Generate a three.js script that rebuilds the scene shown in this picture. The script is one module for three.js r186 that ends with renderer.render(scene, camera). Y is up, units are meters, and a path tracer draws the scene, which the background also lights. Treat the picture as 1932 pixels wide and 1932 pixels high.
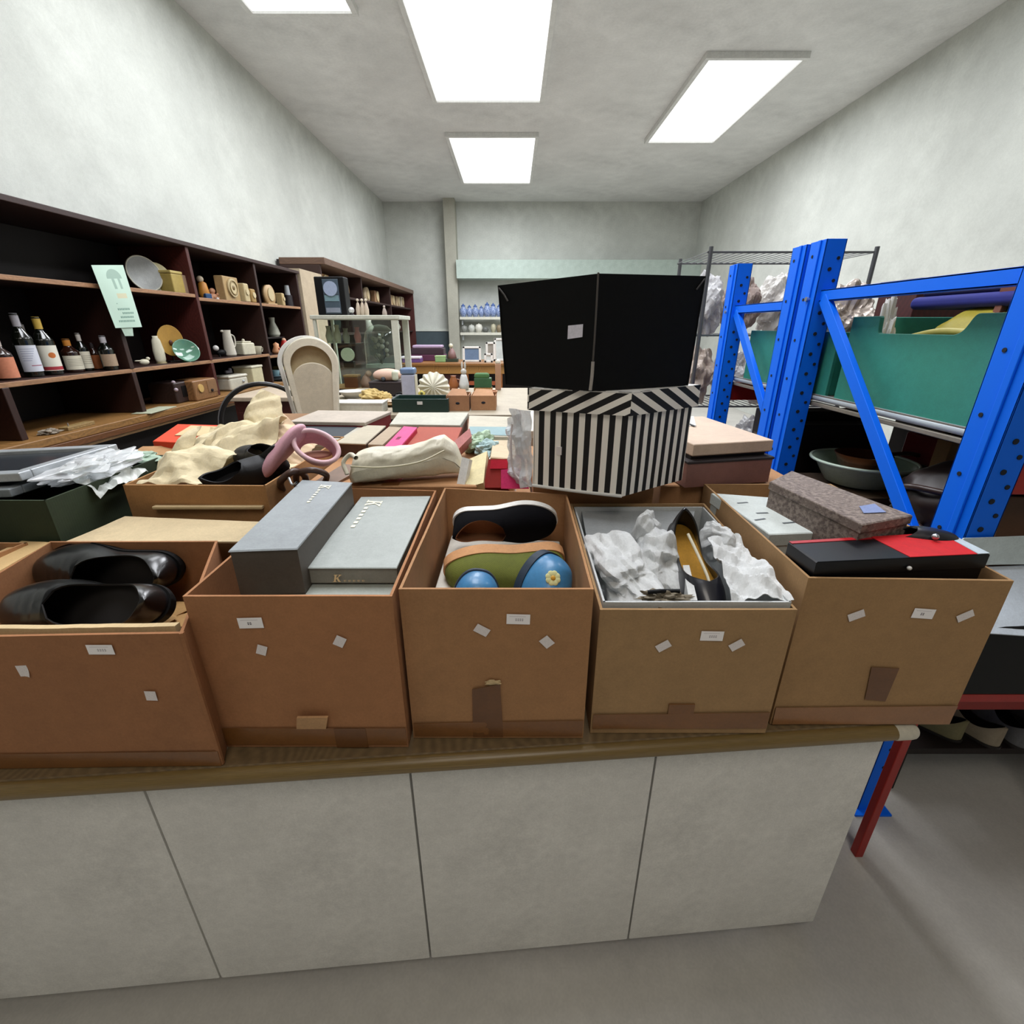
import * as THREE from 'three';
import { RoundedBoxGeometry } from 'three/addons/geometries/RoundedBoxGeometry.js';
import { mergeGeometries, mergeVertices, toCreasedNormals } from 'three/addons/utils/BufferGeometryUtils.js';
import { ImprovedNoise } from 'three/addons/math/ImprovedNoise.js';
import { RectAreaLightUniformsLib } from 'three/addons/lights/RectAreaLightUniformsLib.js';

// ---------- camera, lights, exposure ----------
const scene = new THREE.Scene();
const camera = new THREE.PerspectiveCamera(95.27, 1, 0.05, 60);
camera.position.set(0, 1.5, 0);
camera.rotation.set(-0.377175, 0, 0);
const renderer = new THREE.WebGLRenderer({ antialias: true });
renderer.toneMapping = THREE.LinearToneMapping;
renderer.toneMappingExposure = 1.3;
renderer.shadowMap.enabled = true;
RectAreaLightUniformsLib.init();
// roof lights of the hall: [x, z, width, length, luminance]
const ROOF = 4.2;
const lightSpec = [
  [-0.3, -2.1, 1.3, 2.4, 8.2], [-0.3, -6.2, 1.3, 2.4, 11], [-0.3, -9.8, 1.3, 2.4, 12],
  [2.6, -3.6, 1.0, 2.4, 6], [2.6, -7.6, 1.0, 2.4, 9], [-1.9, -4.4, .9, 2.4, 4], [0.2, 1.4, 1.3, 1.8, 3],
];

// ---------- helpers ----------
let seed = 7;
const rnd = (a = 0, b = 1) => { seed = (seed * 1664525 + 1013904223) >>> 0; return a + (b - a) * seed / 4294967296; };
const IN = new ImprovedNoise();
const noise = (x, y = 0, z = 0) => IN.noise(x + 31.7, y + 17.3, z + 5.1);
const V = (x, y, z) => new THREE.Vector3(x, y, z);
const V3 = a => new THREE.Vector3(a[0], a[1], a[2]);
const used = {};
const numbered = n => { const k = used[n] = (used[n] ?? -1) + 1; return k ? `${n}_${String(k).padStart(3, '0')}` : n; };
function thing(name, label, category, base = [0, 0, 0], turn = 0, group) {
  const o = new THREE.Group(); o.name = numbered(name); o.position.set(...base); o.rotation.y = turn; scene.add(o);
  o.userData = { label, category }; if (group) o.userData.group = group;
  return o;
}
const shade = m => { m.castShadow = m.receiveShadow = true; return m; };
function part(parent, name, geo, mat, label) {           // geometry in the parent's own coordinates
  if (Array.isArray(geo)) geo = merge(geo);
  const m = shade(new THREE.Mesh(geo, mat)); m.name = name; parent.add(m);
  if (label) m.userData.label = label;
  return m;
}
function partW(t, name, geo, mat, label) {               // geometry in world coordinates, thing not turned
  if (Array.isArray(geo)) geo = merge(geo);
  const p = new THREE.Vector3(); let o = t; while (o && o !== scene) { p.add(o.position); o = o.parent; }
  geo.translate(-p.x, -p.y, -p.z); return part(t, name, geo, mat, label);
}
function struct(name, geo, mat) {
  if (Array.isArray(geo)) geo = merge(geo);
  const m = shade(new THREE.Mesh(geo, mat)); m.name = name; m.userData.kind = 'structure'; scene.add(m); return m;
}
function copy(src, label, pos, turn, name) {
  const c = src.clone(); c.name = numbered(name || src.name.replace(/_\d{3}$/, '')); scene.add(c); c.position.set(...pos);
  if (turn !== undefined) c.rotation.y = turn;
  c.userData = { ...src.userData, label }; return c;
}
function merge(list) {
  const l = list.map(g => { g = g.index ? g.toNonIndexed() : g.clone(); for (const k of Object.keys(g.attributes)) if (!['position', 'normal', 'uv'].includes(k)) g.deleteAttribute(k); if (!g.attributes.uv) uvBox(g); return g; });
  return mergeGeometries(l);
}
function uvBox(g) {                                      // uv in metres, by the dominant direction of each face
  const p = g.attributes.position, n = g.attributes.normal, uv = new Float32Array(p.count * 2);
  for (let i = 0; i < p.count; i++) {
    const ax = Math.abs(n.getX(i)), ay = Math.abs(n.getY(i)), az = Math.abs(n.getZ(i));
    if (ay >= ax && ay >= az) { uv[2 * i] = p.getX(i); uv[2 * i + 1] = p.getZ(i); }
    else if (ax > az) { uv[2 * i] = p.getZ(i); uv[2 * i + 1] = p.getY(i); }
    else { uv[2 * i] = p.getX(i); uv[2 * i + 1] = p.getY(i); }
  }
  g.setAttribute('uv', new THREE.BufferAttribute(uv, 2)); return g;
}
const bx = (w, h, d, x = 0, y = 0, z = 0, r = .003, s = 1) => {
  let g = new RoundedBoxGeometry(w, h, d, s, Math.min(r, w / 2.1, h / 2.1, d / 2.1)); g = g.index ? g.toNonIndexed() : g; g.translate(x, y, z); return uvBox(g);
};
const bb = (x0, x1, y0, y1, z0, z1, r = .003) => bx(x1 - x0, y1 - y0, z1 - z0, (x0 + x1) / 2, (y0 + y1) / 2, (z0 + z1) / 2, r);
const cyl = (r0, r1, h, x = 0, y = 0, z = 0, n = 20) => new THREE.CylinderGeometry(r1, r0, h, n).translate(x, y + h / 2, z);
const ball = (r, x = 0, y = 0, z = 0, sx = 1, sy = 1, sz = 1) => new THREE.SphereGeometry(r, 20, 14).scale(sx, sy, sz).translate(x, y, z);
const lathe = (pts, n = 28) => new THREE.LatheGeometry(pts.map(p => new THREE.Vector2(p[0], p[1])), n);
const tube = (pts, r, n = 24, m = 8, closed = false) => new THREE.TubeGeometry(new THREE.CatmullRomCurve3(pts.map(p => p.isVector3 ? p : V3(p)), closed), n, r, m, closed);
// flat bar of width w and thickness t from a to b; `side` = direction of the width
function bar(a, b, w, t, side) {
  const A = V3(a), B = V3(b), d = B.clone().sub(A), L = d.length(); d.normalize();
  const s = V3(side); s.addScaledVector(d, -s.dot(d)).normalize(); const k = s.clone().cross(d);
  const g = bx(w, L, t, 0, 0, 0, .002); g.applyMatrix4(new THREE.Matrix4().makeBasis(s, d, k)); const c = A.add(B).multiplyScalar(.5); return g.translate(c.x, c.y, c.z);
}
// sheet or wall between four corners a (low left) b (low right) c (high right) d (high left), with thickness behind it
function panel(a, b, c, d, th = .005, o = {}) {
  const nu = o.nu || 8, nv = o.nv || 6, amp = o.amp || 0, bulge = o.bulge || 0, fr = o.freq || 9, sd = o.seed || 0;
  const A = V3(a), B = V3(b), C = V3(c), D = V3(d), n = B.clone().sub(A).cross(D.clone().sub(A)).normalize();
  const pos = [], uv = [], idx = [], lu = A.distanceTo(B), lv = A.distanceTo(D);
  for (let k = 0; k < 2; k++) for (let j = 0; j <= nv; j++) for (let i = 0; i <= nu; i++) {
    const u = i / nu, v = j / nv, p = A.clone().lerp(B, u).lerp(D.clone().lerp(C, u), v);
    let h = bulge * Math.sin(Math.PI * u) * Math.sin(Math.PI * v);
    if (amp) { let e = 0, f = fr; for (let q = 0; q < 3; q++) { e += noise(p.x * f + sd, p.y * f, p.z * f) / (q + 1); f *= 2.1; } if (o.ridge) e = 2 * folds(p.x, p.y, p.z, sd + 40, fr); h += amp * e; }
    p.addScaledVector(n, h - k * th); if (o.warp) o.warp(p, u, v);
    pos.push(p.x, p.y, p.z); uv.push(o.unit ? u : u * lu, o.unit ? v : v * lv);
  }
  const W = nu + 1, N = W * (nv + 1), q = (a, b, c, d) => idx.push(a, b, c, a, c, d);
  for (let j = 0; j < nv; j++) for (let i = 0; i < nu; i++) { const e = j * W + i; q(e, e + 1, e + W + 1, e + W); q(N + e, N + e + W, N + e + W + 1, N + e + 1); }
  for (let i = 0; i < nu; i++) { q(N + i, N + i + 1, i + 1, i); const e = nv * W + i; q(e, e + 1, N + e + 1, N + e); }
  for (let j = 0; j < nv; j++) { const e = j * W; q(e, e + W, N + e + W, N + e); q(N + e + nu, N + e + W + nu, e + W + nu, e + nu); }
  const g = new THREE.BufferGeometry(); g.setAttribute('position', new THREE.Float32BufferAttribute(pos, 3)); g.setAttribute('uv', new THREE.Float32BufferAttribute(uv, 2)); g.setIndex(idx);
  g.computeVertexNormals(); return toCreasedNormals(g, o.crease || .7);
}
// block on a four-cornered footprint [[x, z] front left, front right, back right, back left], with a chamfered top edge
function prism(q, y0, y1, ch = .0025, inset = 0) {
  const c = q.reduce((s, p) => [s[0] + p[0] / 4, s[1] + p[1] / 4], [0, 0]);
  const ins = (p, k) => { const dx = c[0] - p[0], dz = c[1] - p[1], l = Math.hypot(dx, dz); return [p[0] + dx / l * k, p[1] + dz / l * k]; };
  const ring = (k, y) => q.map(p => { const e = ins(p, k * 1.4); return [e[0], y, e[1]]; });
  const R = [ring(inset + ch, y0), ring(inset, y0 + ch), ring(inset, y1 - ch), ring(inset + ch, y1)];
  const pos = [], tri = (a, b, c) => pos.push(...a, ...b, ...c), quad = (a, b, c, d) => { tri(a, b, c); tri(a, c, d); };
  for (let k = 0; k < 3; k++) for (let i = 0; i < 4; i++) { const j = (i + 1) % 4; quad(R[k][i], R[k][j], R[k + 1][j], R[k + 1][i]); }
  quad(...R[3]); quad(R[0][3], R[0][2], R[0][1], R[0][0]);
  const g = new THREE.BufferGeometry(); g.setAttribute('position', new THREE.Float32BufferAttribute(pos, 3)); g.computeVertexNormals(); return uvBox(g);
}
// creased-paper relief: triangle waves along random directions give flat facets with sharp folds
const foldDirs = {};
function folds(x, y, z, sd, f) {
  const D = foldDirs[sd] ||= (() => { let s = (sd * 7919 + 13) >>> 0; const r = () => { s = (s * 1664525 + 1013904223) >>> 0; return s / 4294967296; }; return [...Array(12)].map((_, i) => { const v = new THREE.Vector3(r() - .5, r() - .5, r() - .5).normalize(), k = [1, 1.9, 3.7][i >> 2] * (.75 + .5 * r()); return [v.x * k, v.y * k, v.z * k, r() * 4, [1, .5, .25][i >> 2]]; }); })();
  let e = 0; for (const [a, b, c, ph, w] of D) { const t = (x * a + y * b + z * c) * f + ph, q = t - Math.floor(t); e += w * (Math.abs(q * 2 - 1) - .5); }
  return e / 2.6;
}
// crumpled lump
function crumple(rx, ry, rz, sd, amp = .3, f = 1.6, det = 12, crease = .25) {
  let g = new THREE.IcosahedronGeometry(1, det); g.deleteAttribute('normal'); g.deleteAttribute('uv'); g = mergeVertices(g, 1e-4);
  const p = g.attributes.position;
  for (let i = 0; i < p.count; i++) { const x = p.getX(i), y = p.getY(i), z = p.getZ(i), s = 1 + amp * 2.2 * folds(x, y, z, sd, f * .55); p.setXYZ(i, x * s * rx, y * s * ry, z * s * rz); }
  g.computeVertexNormals(); return uvBox(toCreasedNormals(g, crease));
}
const centre = q => [q.reduce((s, p) => s + p[0] / 4, 0), q.reduce((s, p) => s + p[1] / 4, 0)];

// ---------- materials ----------
function dataTex(n, fn, rep = 1, srgb = true) {
  const d = new Uint8Array(n * n * 4);
  for (let y = 0; y < n; y++) for (let x = 0; x < n; x++) { const c = fn(x / n, y / n, x, y), i = (y * n + x) * 4; for (let k = 0; k < 3; k++) d[i + k] = Math.max(0, Math.min(255, Array.isArray(c) ? c[k] : c)); d[i + 3] = 255; }
  const t = new THREE.DataTexture(d, n, n); t.wrapS = t.wrapT = THREE.RepeatWrapping; t.magFilter = THREE.LinearFilter; t.minFilter = THREE.LinearMipmapLinearFilter; t.generateMipmaps = true;
  t.repeat.set(rep, rep); if (srgb) t.colorSpace = THREE.SRGBColorSpace; t.needsUpdate = true; return t;
}
const per = (u, v, f, s) => {                            // noise that repeats with the tile
  const a = noise(u * f + s, v * f), b = noise((u - 1) * f + s, v * f), c = noise(u * f + s, (v - 1) * f), d = noise((u - 1) * f + s, (v - 1) * f);
  return (a * (1 - u) + b * u) * (1 - v) + (c * (1 - u) + d * u) * v;
};
const speck = dataTex(256, (u, v) => 238 + 14 * per(u, v, 4, 1) + 12 * per(u, v, 18, 2) + 10 * per(u, v, 70, 3) + rnd(-6, 6), 2.5);
const flute = dataTex(256, (u, v, x) => 128 + 20 * Math.sin(u * Math.PI * 2 * 32) + 40 * per(u, v, 9, 5) + rnd(-8, 8), 5, false);
const grainT = dataTex(256, (u, v) => { const g = per(u, v, 3, 8), l = Math.sin((u * 22 + g * 5) * 6.28); return 205 + 22 * l * .6 + 26 * per(u, v, 40, 9) + 14 * g + rnd(-5, 5); }, 2);
const grainZ = grainT.clone(); grainZ.rotation = Math.PI / 2; grainZ.needsUpdate = true;
const rough = dataTex(256, (u, v) => 150 + 50 * per(u, v, 5, 11) + 40 * per(u, v, 22, 12) + rnd(-10, 10), 3, false);
const concrete = dataTex(512, (u, v) => 225 + 16 * per(u, v, 3, 14) + 12 * per(u, v, 12, 15) + 8 * per(u, v, 60, 16) + rnd(-5, 5), .5);
const weave = dataTex(128, (u, v, x, y) => 180 + 40 * (Math.sin(x * .785) * Math.sin(y * .785)) + rnd(-12, 12), 12, false);
const cache = {};
function mat(color, o = {}) {
  const k = color + JSON.stringify(o); if (cache[k]) return cache[k];
  const p = { color, roughness: o.r ?? .75, metalness: o.m ?? 0, side: THREE.DoubleSide };
  if (o.tex !== 'none') p.map = { speck, grain: grainT, grainZ, concrete }[o.tex || 'speck'];
  if (o.bump) { p.bumpMap = { flute, rough, weave }[o.bump]; p.bumpScale = o.bs ?? .0006; }
  if (o.cc) { p.clearcoat = o.cc; p.clearcoatRoughness = o.ccr ?? .15; }
  if (o.spec !== undefined) p.specularIntensity = o.spec;
  if (o.tr) { p.transmission = o.tr; p.thickness = 0; }
  const m = (o.cc || o.tr || o.spec !== undefined) ? new THREE.MeshPhysicalMaterial(p) : new THREE.MeshStandardMaterial(p);
  return cache[k] = m;
}
const M = {
  card: mat('#b98d60', { r: .85, bump: 'flute', bs: .0003 }), card2: mat('#b4855a', { r: .85, bump: 'flute', bs: .0003 }), card3: mat('#b18d62', { r: .85, bump: 'flute', bs: .0003 }),
  cardLight: mat('#d9bf92', { r: .85, bump: 'flute', bs: .0003 }), cardEdge: mat('#cfae80', { r: .9 }),
  tape: mat('#86582e', { r: .28, bump: 'rough', bs: .0008 }), tapeDark: mat('#744a26', { r: .3 }),
  label: mat('#fffdfc', { r: .6 }), white: mat('#eceae4', { r: .6 }), tissue: mat('#eef0f0', { r: .8, tr: .12 }), beigeTissue: mat('#ecdcb4', { r: .85, tr: .12 }),
  black: mat('#08080a', { r: .55, spec: .5 }), blackLeather: mat('#0d0d10', { r: .3, bump: 'rough', bs: .0006, cc: .5, ccr: .2 }), darkIn: mat('#140f0e', { r: .8 }),
  wood: mat('#38190f', { r: .55, tex: 'grain' }), woodDark: mat('#1b0d0a', { r: .6, tex: 'grain' }), woodGold: mat('#a97a42', { r: .5, tex: 'grainZ' }), pine: mat('#b98544', { r: .5, tex: 'grain' }), woodRed: mat('#5c2620', { r: .5, tex: 'grain' }),
  blue: mat('#006cf4', { spec: .5, r: .55, tex: 'none' }), hole: mat('#0b1220', { r: .8, tex: 'none' }), chrome: mat('#b9bec2', { r: .3, m: .8, tex: 'none' }), greyMetal: mat('#b9c0c2', { r: .5 }),
  green: mat('#34927f', { r: .6 }), darkGreen: mat('#2c3a22', { r: .75, bump: 'flute' }), cream: mat('#e6dfc8', { r: .5 }), ivory: mat('#dcd6bd', { r: .6 }),
  glass: new THREE.MeshPhysicalMaterial({ color: '#fafffc', roughness: .04, transmission: 1, thickness: 0, side: THREE.DoubleSide }),
  plastic: new THREE.MeshPhysicalMaterial({ color: '#eef0f2', roughness: .25, transmission: .55, thickness: 0, side: THREE.DoubleSide }),
  wall: mat('#d9dcd4', { r: .9, tex: 'concrete' }), ceil: mat('#f3f3f0', { r: .9, tex: 'concrete' }), floor: mat('#cfcbc3', { r: .6, tex: 'concrete' }),
};

// ---------- the hall ----------
const XL = -3.0, XR = 4.4, ZB = -12.7, ZF = 3.2;
struct('floor', bb(XL - .2, XR + .2, -.2, 0, ZB - .2, ZF + .2), M.floor);
struct('ceiling', bb(XL - .2, XR + .2, ROOF, ROOF + .2, ZB - .2, ZF + .2), M.ceil);
struct('wall_left', bb(XL - .2, XL, 0, ROOF, ZB - .2, ZF + .2), M.wall);
struct('wall_right', bb(XR, XR + .2, 0, ROOF, ZB - .2, ZF + .2), M.wall);
struct('wall_front', bb(XL, XR, 0, ROOF, ZF, ZF + .2), mat('#8d8a84', { r: .9, tex: 'concrete' }));
struct('wall_back', bb(XL, XR, 0, ROOF, ZB - .2, ZB), M.wall);
struct('trim_1', bb(-2.62, -1.52, 0, 1.4, ZB, ZB + .05), mat('#46545a', { r: .7 }));                       // blue grey dado
struct('trim_2', bb(-2.62, -1.52, 1.4, 1.46, ZB, ZB + .07), mat('#d8dcd2', { r: .7 }));
struct('trim_3', bb(-1.56, -1.30, 0, ROOF, ZB, ZB + .35), mat('#b9b7a8', { r: .85, tex: 'concrete' }));    // pier
struct('trim_4', bb(-1.30, XR, 2.56, 2.95, ZB, ZB + .5), mat('#b7c6bc', { r: .8 }));                       // pale green beam
struct('trim_5', bb(-2.95, -2.42, 0, 2.12, -6.62, -5.96), mat('#b5a48a', { r: .8, bump: 'rough', bs: .002 })); // pale pier between shelf units
for (const [x, z, w, l, L] of lightSpec) {
  const t = thing('ceiling_light', 'placeholder', 'light', [x, ROOF, z]);
  part(t, 'frame', [bx(w + .1, .06, .05, 0, -.03, l / 2 + .025), bx(w + .1, .06, .05, 0, -.03, -l / 2 - .025), bx(.05, .06, l, w / 2 + .025, -.03, 0), bx(.05, .06, l, -w / 2 - .025, -.03, 0)], mat('#e6e6e2', { r: .5 }));
  part(t, 'diffuser', bx(w, .02, l, 0, -.03, 0), new THREE.MeshStandardMaterial({ color: '#ffffff', emissive: '#fbfdff', emissiveIntensity: 1.1 }));
  const a = new THREE.RectAreaLight(z < 1 ? '#f6f9ff' : '#fff3e2', L, w, l); a.position.set(x, ROOF - .07, z); a.rotation.x = -Math.PI / 2; scene.add(a);
  t.userData.label = ['white light panel in the ceiling above the box tables', 'middle light panel of the row running down the hall ceiling', 'light panel in the ceiling nearest the far wall', 'light panel in the ceiling above the blue racking', 'farther light panel on the right side of the ceiling', 'light panel in the ceiling nearest the wooden wall shelves', 'light panel in the ceiling behind the front row of boxes'][lightSpec.findIndex(s => s[0] === x && s[1] === z)];
}

// ---------- table ----------
const T0 = .75;
{
  const t = thing('long_table', 'long table with a rounded wooden front edge carrying the rows of cartons', 'table', [-.4, 0, -1.5]);
  const ez = x => -.706 + (x - .5) * -.077;                 // the front edge runs slightly askew to the hall
  partW(t, 'table_top', prism([[-1.72, ez(-1.72)], [.83, ez(.83)], [.83, -2.4], [-1.72, -2.4]], T0 - .035, T0 - .002), mat('#8d7450', { r: .6, tex: 'grain' }));
  const edge = new THREE.CapsuleGeometry(.0165, 2.52, 6, 16).rotateZ(Math.PI / 2).rotateY(.0769).translate(-.45, T0 - .0205, ez(-.45) + .004); partW(t, 'front_edge', edge, mat('#9a7f4c', { r: .35, tex: 'grain' }));
  partW(t, 'edge_cap', new THREE.CapsuleGeometry(.0175, .03, 6, 16).rotateZ(Math.PI / 2).rotateY(.0769).translate(.80, T0 - .0205, ez(.80) + .004), mat('#d9d2c0', { r: .4 }), 'pale worn end of the front edge');
  for (let i = 0; i < 5; i++) { const x = -1.70 + i * .5, u = x + .495; partW(t, 'front_board', prism([[x, ez(x) - .02], [u, ez(u) - .02], [u, ez(u) - .04], [x, ez(x) - .04]], .04, T0 - .04), mat('#f2f0ea', { r: .6 })); }
  for (const x of [-1.66, -.45, .76]) for (const z of [-.84, -2.3]) partW(t, 'leg', bb(x - .03, x + .03, 0, T0 - .035, z - .03, z + .03), mat('#d8d4ca', { r: .6 }));
}

// ---------- open cartons ----------
// q: [x, z] of front left, front right, back right, back left; y1: top heights in the same order
function carton(label, q, y1, m, o = {}) {
  const c = centre(q), y0 = o.y0 ?? T0, t = thing('cardboard_carton', label, 'carton', [c[0], y0, c[1]], 0);
  const H = Array.isArray(y1) ? y1 : [y1, y1, y1, y1], th = .005, names = ['front_panel', 'side_panel', 'back_panel', 'side_panel'];
  t.userData.q = undefined; delete t.userData.q;
  for (let i = 0; i < 4; i++) {
    const j = (i + 1) % 4, A = q[i], B = q[j];
    partW(t, names[i], panel([A[0], y0, A[1]], [B[0], y0, B[1]], [B[0], H[j], B[1]], [A[0], H[i], A[1]], th, { nu: 14, nv: 10, amp: .0006, freq: 5, seed: q[0][0] * 9, bulge: i === 0 ? 0 : (o.bulge ?? .003) }), m);
  }
  partW(t, 'bottom_panel', prism(q, y0, y0 + .005, .001, .006), m);
  return t;
}
const digits = {};
function labelTex(key, draw, w = 256, h = 128) {
  if (digits[key]) return digits[key];
  const cv = document.createElement('canvas'); cv.width = w; cv.height = h; const g = cv.getContext('2d'); draw(g, w, h);
  const tx = new THREE.CanvasTexture(cv); tx.colorSpace = THREE.SRGBColorSpace; return digits[key] = tx;
}
const blurPrint = k => labelTex('lot' + k, (g, w, h) => {   // lot label with a faint, unreadable print
  g.fillStyle = '#fffbfb'; g.fillRect(0, 0, w, h); g.fillStyle = k ? '#bdb6ba' : '#7c777c';
  const s = [.38, .47, .56, .65]; for (let i = 0; i < (k ? 4 : 2); i++) { g.fillRect(w * s[i], h * .42, w * .06, h * .26); g.clearRect; g.fillStyle = '#fffbfb'; g.fillRect(w * (s[i] + .02), h * .5, w * .02, h * .06); g.fillStyle = k ? '#bdb6ba' : '#7c777c'; }
  g.fillStyle = '#d9d2d4'; g.fillRect(w * .12, h * .2, w * .7, h * .05);
});
const lotMat = k => mat2('lot' + k, { map: blurPrint(k), roughness: .6 });
const m2 = {}; function mat2(k, p) { return m2[k] ||= new THREE.MeshStandardMaterial({ side: THREE.DoubleSide, ...p }); }
// flat sticker on a face that looks along +z (turned by `a` in the face); c = centre, w x h metres
function flatUV(w, h, n = 1) { const g = new THREE.PlaneGeometry(w, h, n, n); return g; }
function sticker(t, name, c, w, h, a, m, label, curl = 0) {
  const g = new THREE.PlaneGeometry(w, h, 6, 4), p = g.attributes.position;
  for (let i = 0; i < p.count; i++) { const k = Math.max(0, (p.getX(i) / w + .5) * .6 + (.5 - p.getY(i) / h) * .6 - .75); p.setZ(i, curl * k * k); }
  g.computeVertexNormals(); g.rotateZ(a).translate(c[0], c[1], c[2] + .0022); return partW(t, name, g, m, label);
}
const small = mat('#fbf3f1', { r: .6 });

// first box from the left: turned a little, its back flap folded out
const q1 = [[-1.0, -.622], [-.532, -.629], [-.652, -.938], [-1.02, -.935]];
{
  const t = carton('brown carton holding black leather shoes, in the front row', q1, [1.035, 1.04, 1.06, 1.06], mat('#a9744c', { r: .85, bump: 'flute', bs: .0003 }), { bulge: .006 });
  partW(t, 'folded_flap', panel([-.985, .99, -.632], [-.55, .99, -.638], [-.552, 1.045, -.641], [-.985, 1.04, -.636], .012, { nu: 16, amp: .004, freq: 8 }), M.cardLight, 'pale flap folded down inside the front');
  partW(t, 'back_flap', panel([-.99, 1.058, -.936], [-.60, 1.058, -.936], [-0.603, 1.068, -1.029], [-0.95, 1.068, -1.062], .004, { amp: .002, freq: 6 }), mat('#d4bf98', { r: .8 }), 'pale inner side of the flap folded out at the back');
  partW(t, 'side_flap', panel([-1.004, 1.04, -.64], [-1.016, 1.06, -.93], [-1.10, 1.055, -.95], [-1.13, 1.03, -.66], .004, { amp: .002, freq: 6 }), mat('#d3b07a', { r: .8 }));
  sticker(t, 'lot_label', [-0.671, 1.011, -0.627], .043, .019, 0, lotMat(1));
  sticker(t, 'price_sticker', [-0.813, 0.968, -0.627], .019, .022, .06, small, undefined, .02); sticker(t, 'price_sticker', [-0.616, 0.915, -0.627], .019, .02, -.04, small);
  partW(t, 'tape_strip', panel([-.995, .75, -.6195], [-.534, .75, -.6265], [-.534, .785, -.6265], [-.995, .785, -.6195], .0006, { nu: 14, amp: .0006, freq: 20 }), M.tape);
}
// second box
const q2 = [[-.546, -.668], [-.199, -.668], [-.209, -1.222], [-.556, -1.222]];
{
  const t = carton('brown carton with grey boot boxes standing in it', q2, [1.085, 1.085, 1.08, 1.09], mat('#b27c52', { r: .85, bump: 'flute', bs: .0003 }));
  sticker(t, 'lot_label', [-0.443, 1.034, -0.668], .042, .021, .03, lotMat(0));
  sticker(t, 'price_sticker', [-0.435, 0.978, -0.668], .017, .02, -.35, small); sticker(t, 'price_sticker', [-0.297, 0.996, -0.668], .018, .021, -.5, small);
  partW(t, 'tape_strip', panel([-.545, .758, -.665], [-.2, .758, -.665], [-.2, .80, -.665], [-.545, .80, -.665], .0006, { nu: 14, amp: .0007, freq: 22 }), M.tape);
  partW(t, 'tape_strip', bb(-.335, -.275, .752, .80, -.666, -.6645, .0004), M.tapeDark);
  partW(t, 'hand_tab', panel([-0.404, 0.799, -0.664], [-0.349, 0.799, -0.664], [-0.337, 0.836, -0.655], [-0.394, 0.835, -0.655], .004), mat('#d7a878', { r: .8 }), 'pale cardboard tab poking out above the tape');
}
// third box
const q3 = [[-.193, -.689], [.139, -.689], [.148, -1.185], [-.188, -1.235]];
const printBack = labelTex('print', (g, w, h) => { g.clearRect(0, 0, w, h); g.fillStyle = '#4a3320'; g.fillRect(w * .1, h * .1, w * .4, 5); g.fillRect(w * .14, h * .35, w * .28, h * .5); g.fillRect(w * .6, h * .55, w * .3, h * .3); g.fillStyle = '#b98d60'; for (let i = 0; i < 5; i++) { g.fillRect(w * (.16 + i * .05), h * .5, 7, h * .2); g.fillRect(w * (.62 + i * .055), h * .45, 6, h * .25); } }, 256, 128);
const printMat = mat2('print', { map: printBack, transparent: true, alphaTest: .5, roughness: .85 });
{
  const t = carton('brown carton with blue clogs and a black slip-on shoe inside', q3, [1.086, 1.086, 1.083, 1.083], M.card2);
  sticker(t, 'lot_label', [0.011, 1.027, -0.689], .041, .0205, -.03, lotMat(1));
  sticker(t, 'price_sticker', [-0.053, 1.004, -0.689], .026, .017, -.55, small); sticker(t, 'price_sticker', [0.062, 0.979, -0.689], .022, .019, -.85, small);
  const tp = panel([-0.076, 0.756, -0.686], [-0.017, 0.756, -0.686], [-0.022, 0.885, -0.686], [-0.074, 0.874, -0.686], .0006, { nu: 6, nv: 8, amp: .0012, freq: 30 });
  partW(t, 'tape_strip', tp, M.tapeDark, 'dark torn vertical strip of tape');
  partW(t, 'tape_strip', panel([-.19, .757, -.6862], [.137, .757, -.6862], [.137, .797, -.6862], [-.19, .79, -.6862], .0006, { nu: 14, amp: .0007, freq: 22 }), M.tape);
  partW(t, 'torn_edge', crumple(.014, .005, .003, 4, .3, 2, 4).translate(...[-0.035, 0.89, -0.686]), M.cardLight);
  partW(t, 'print', new THREE.PlaneGeometry(.10, .04).rotateY(-.15 + .15).translate(...[-0.012, 1.029, -1.19]), printMat);
}
// fourth box: lower
const q4 = [[.155, -.701], [.503, -.701], [.528, -1.2], [.16, -1.2]];
{
  const t = carton('low brown carton with white tissue paper and a black and gold shoe', q4, [1.037, 1.037, 1.05, 1.05], M.card3);
  sticker(t, 'lot_label', [0.36, 0.983, -0.701], .041, .0205, -.02, lotMat(1));
  sticker(t, 'price_sticker', [0.275, 0.961, -0.701], .026, .0165, .6, small); sticker(t, 'price_sticker', [0.408, 0.963, -0.701], .026, .0165, .62, small);
  partW(t, 'tape_strip', panel([.158, .765, -.6975], [.5, .765, -.6975], [.5, .806, -.6975], [.158, .80, -.6975], .0006, { nu: 14, amp: .0007, freq: 22 }), M.tape);
  partW(t, 'tape_strip', bb(.302, .352, .80, .826, -.70, -.6975, .0004), M.tape);
}
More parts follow.
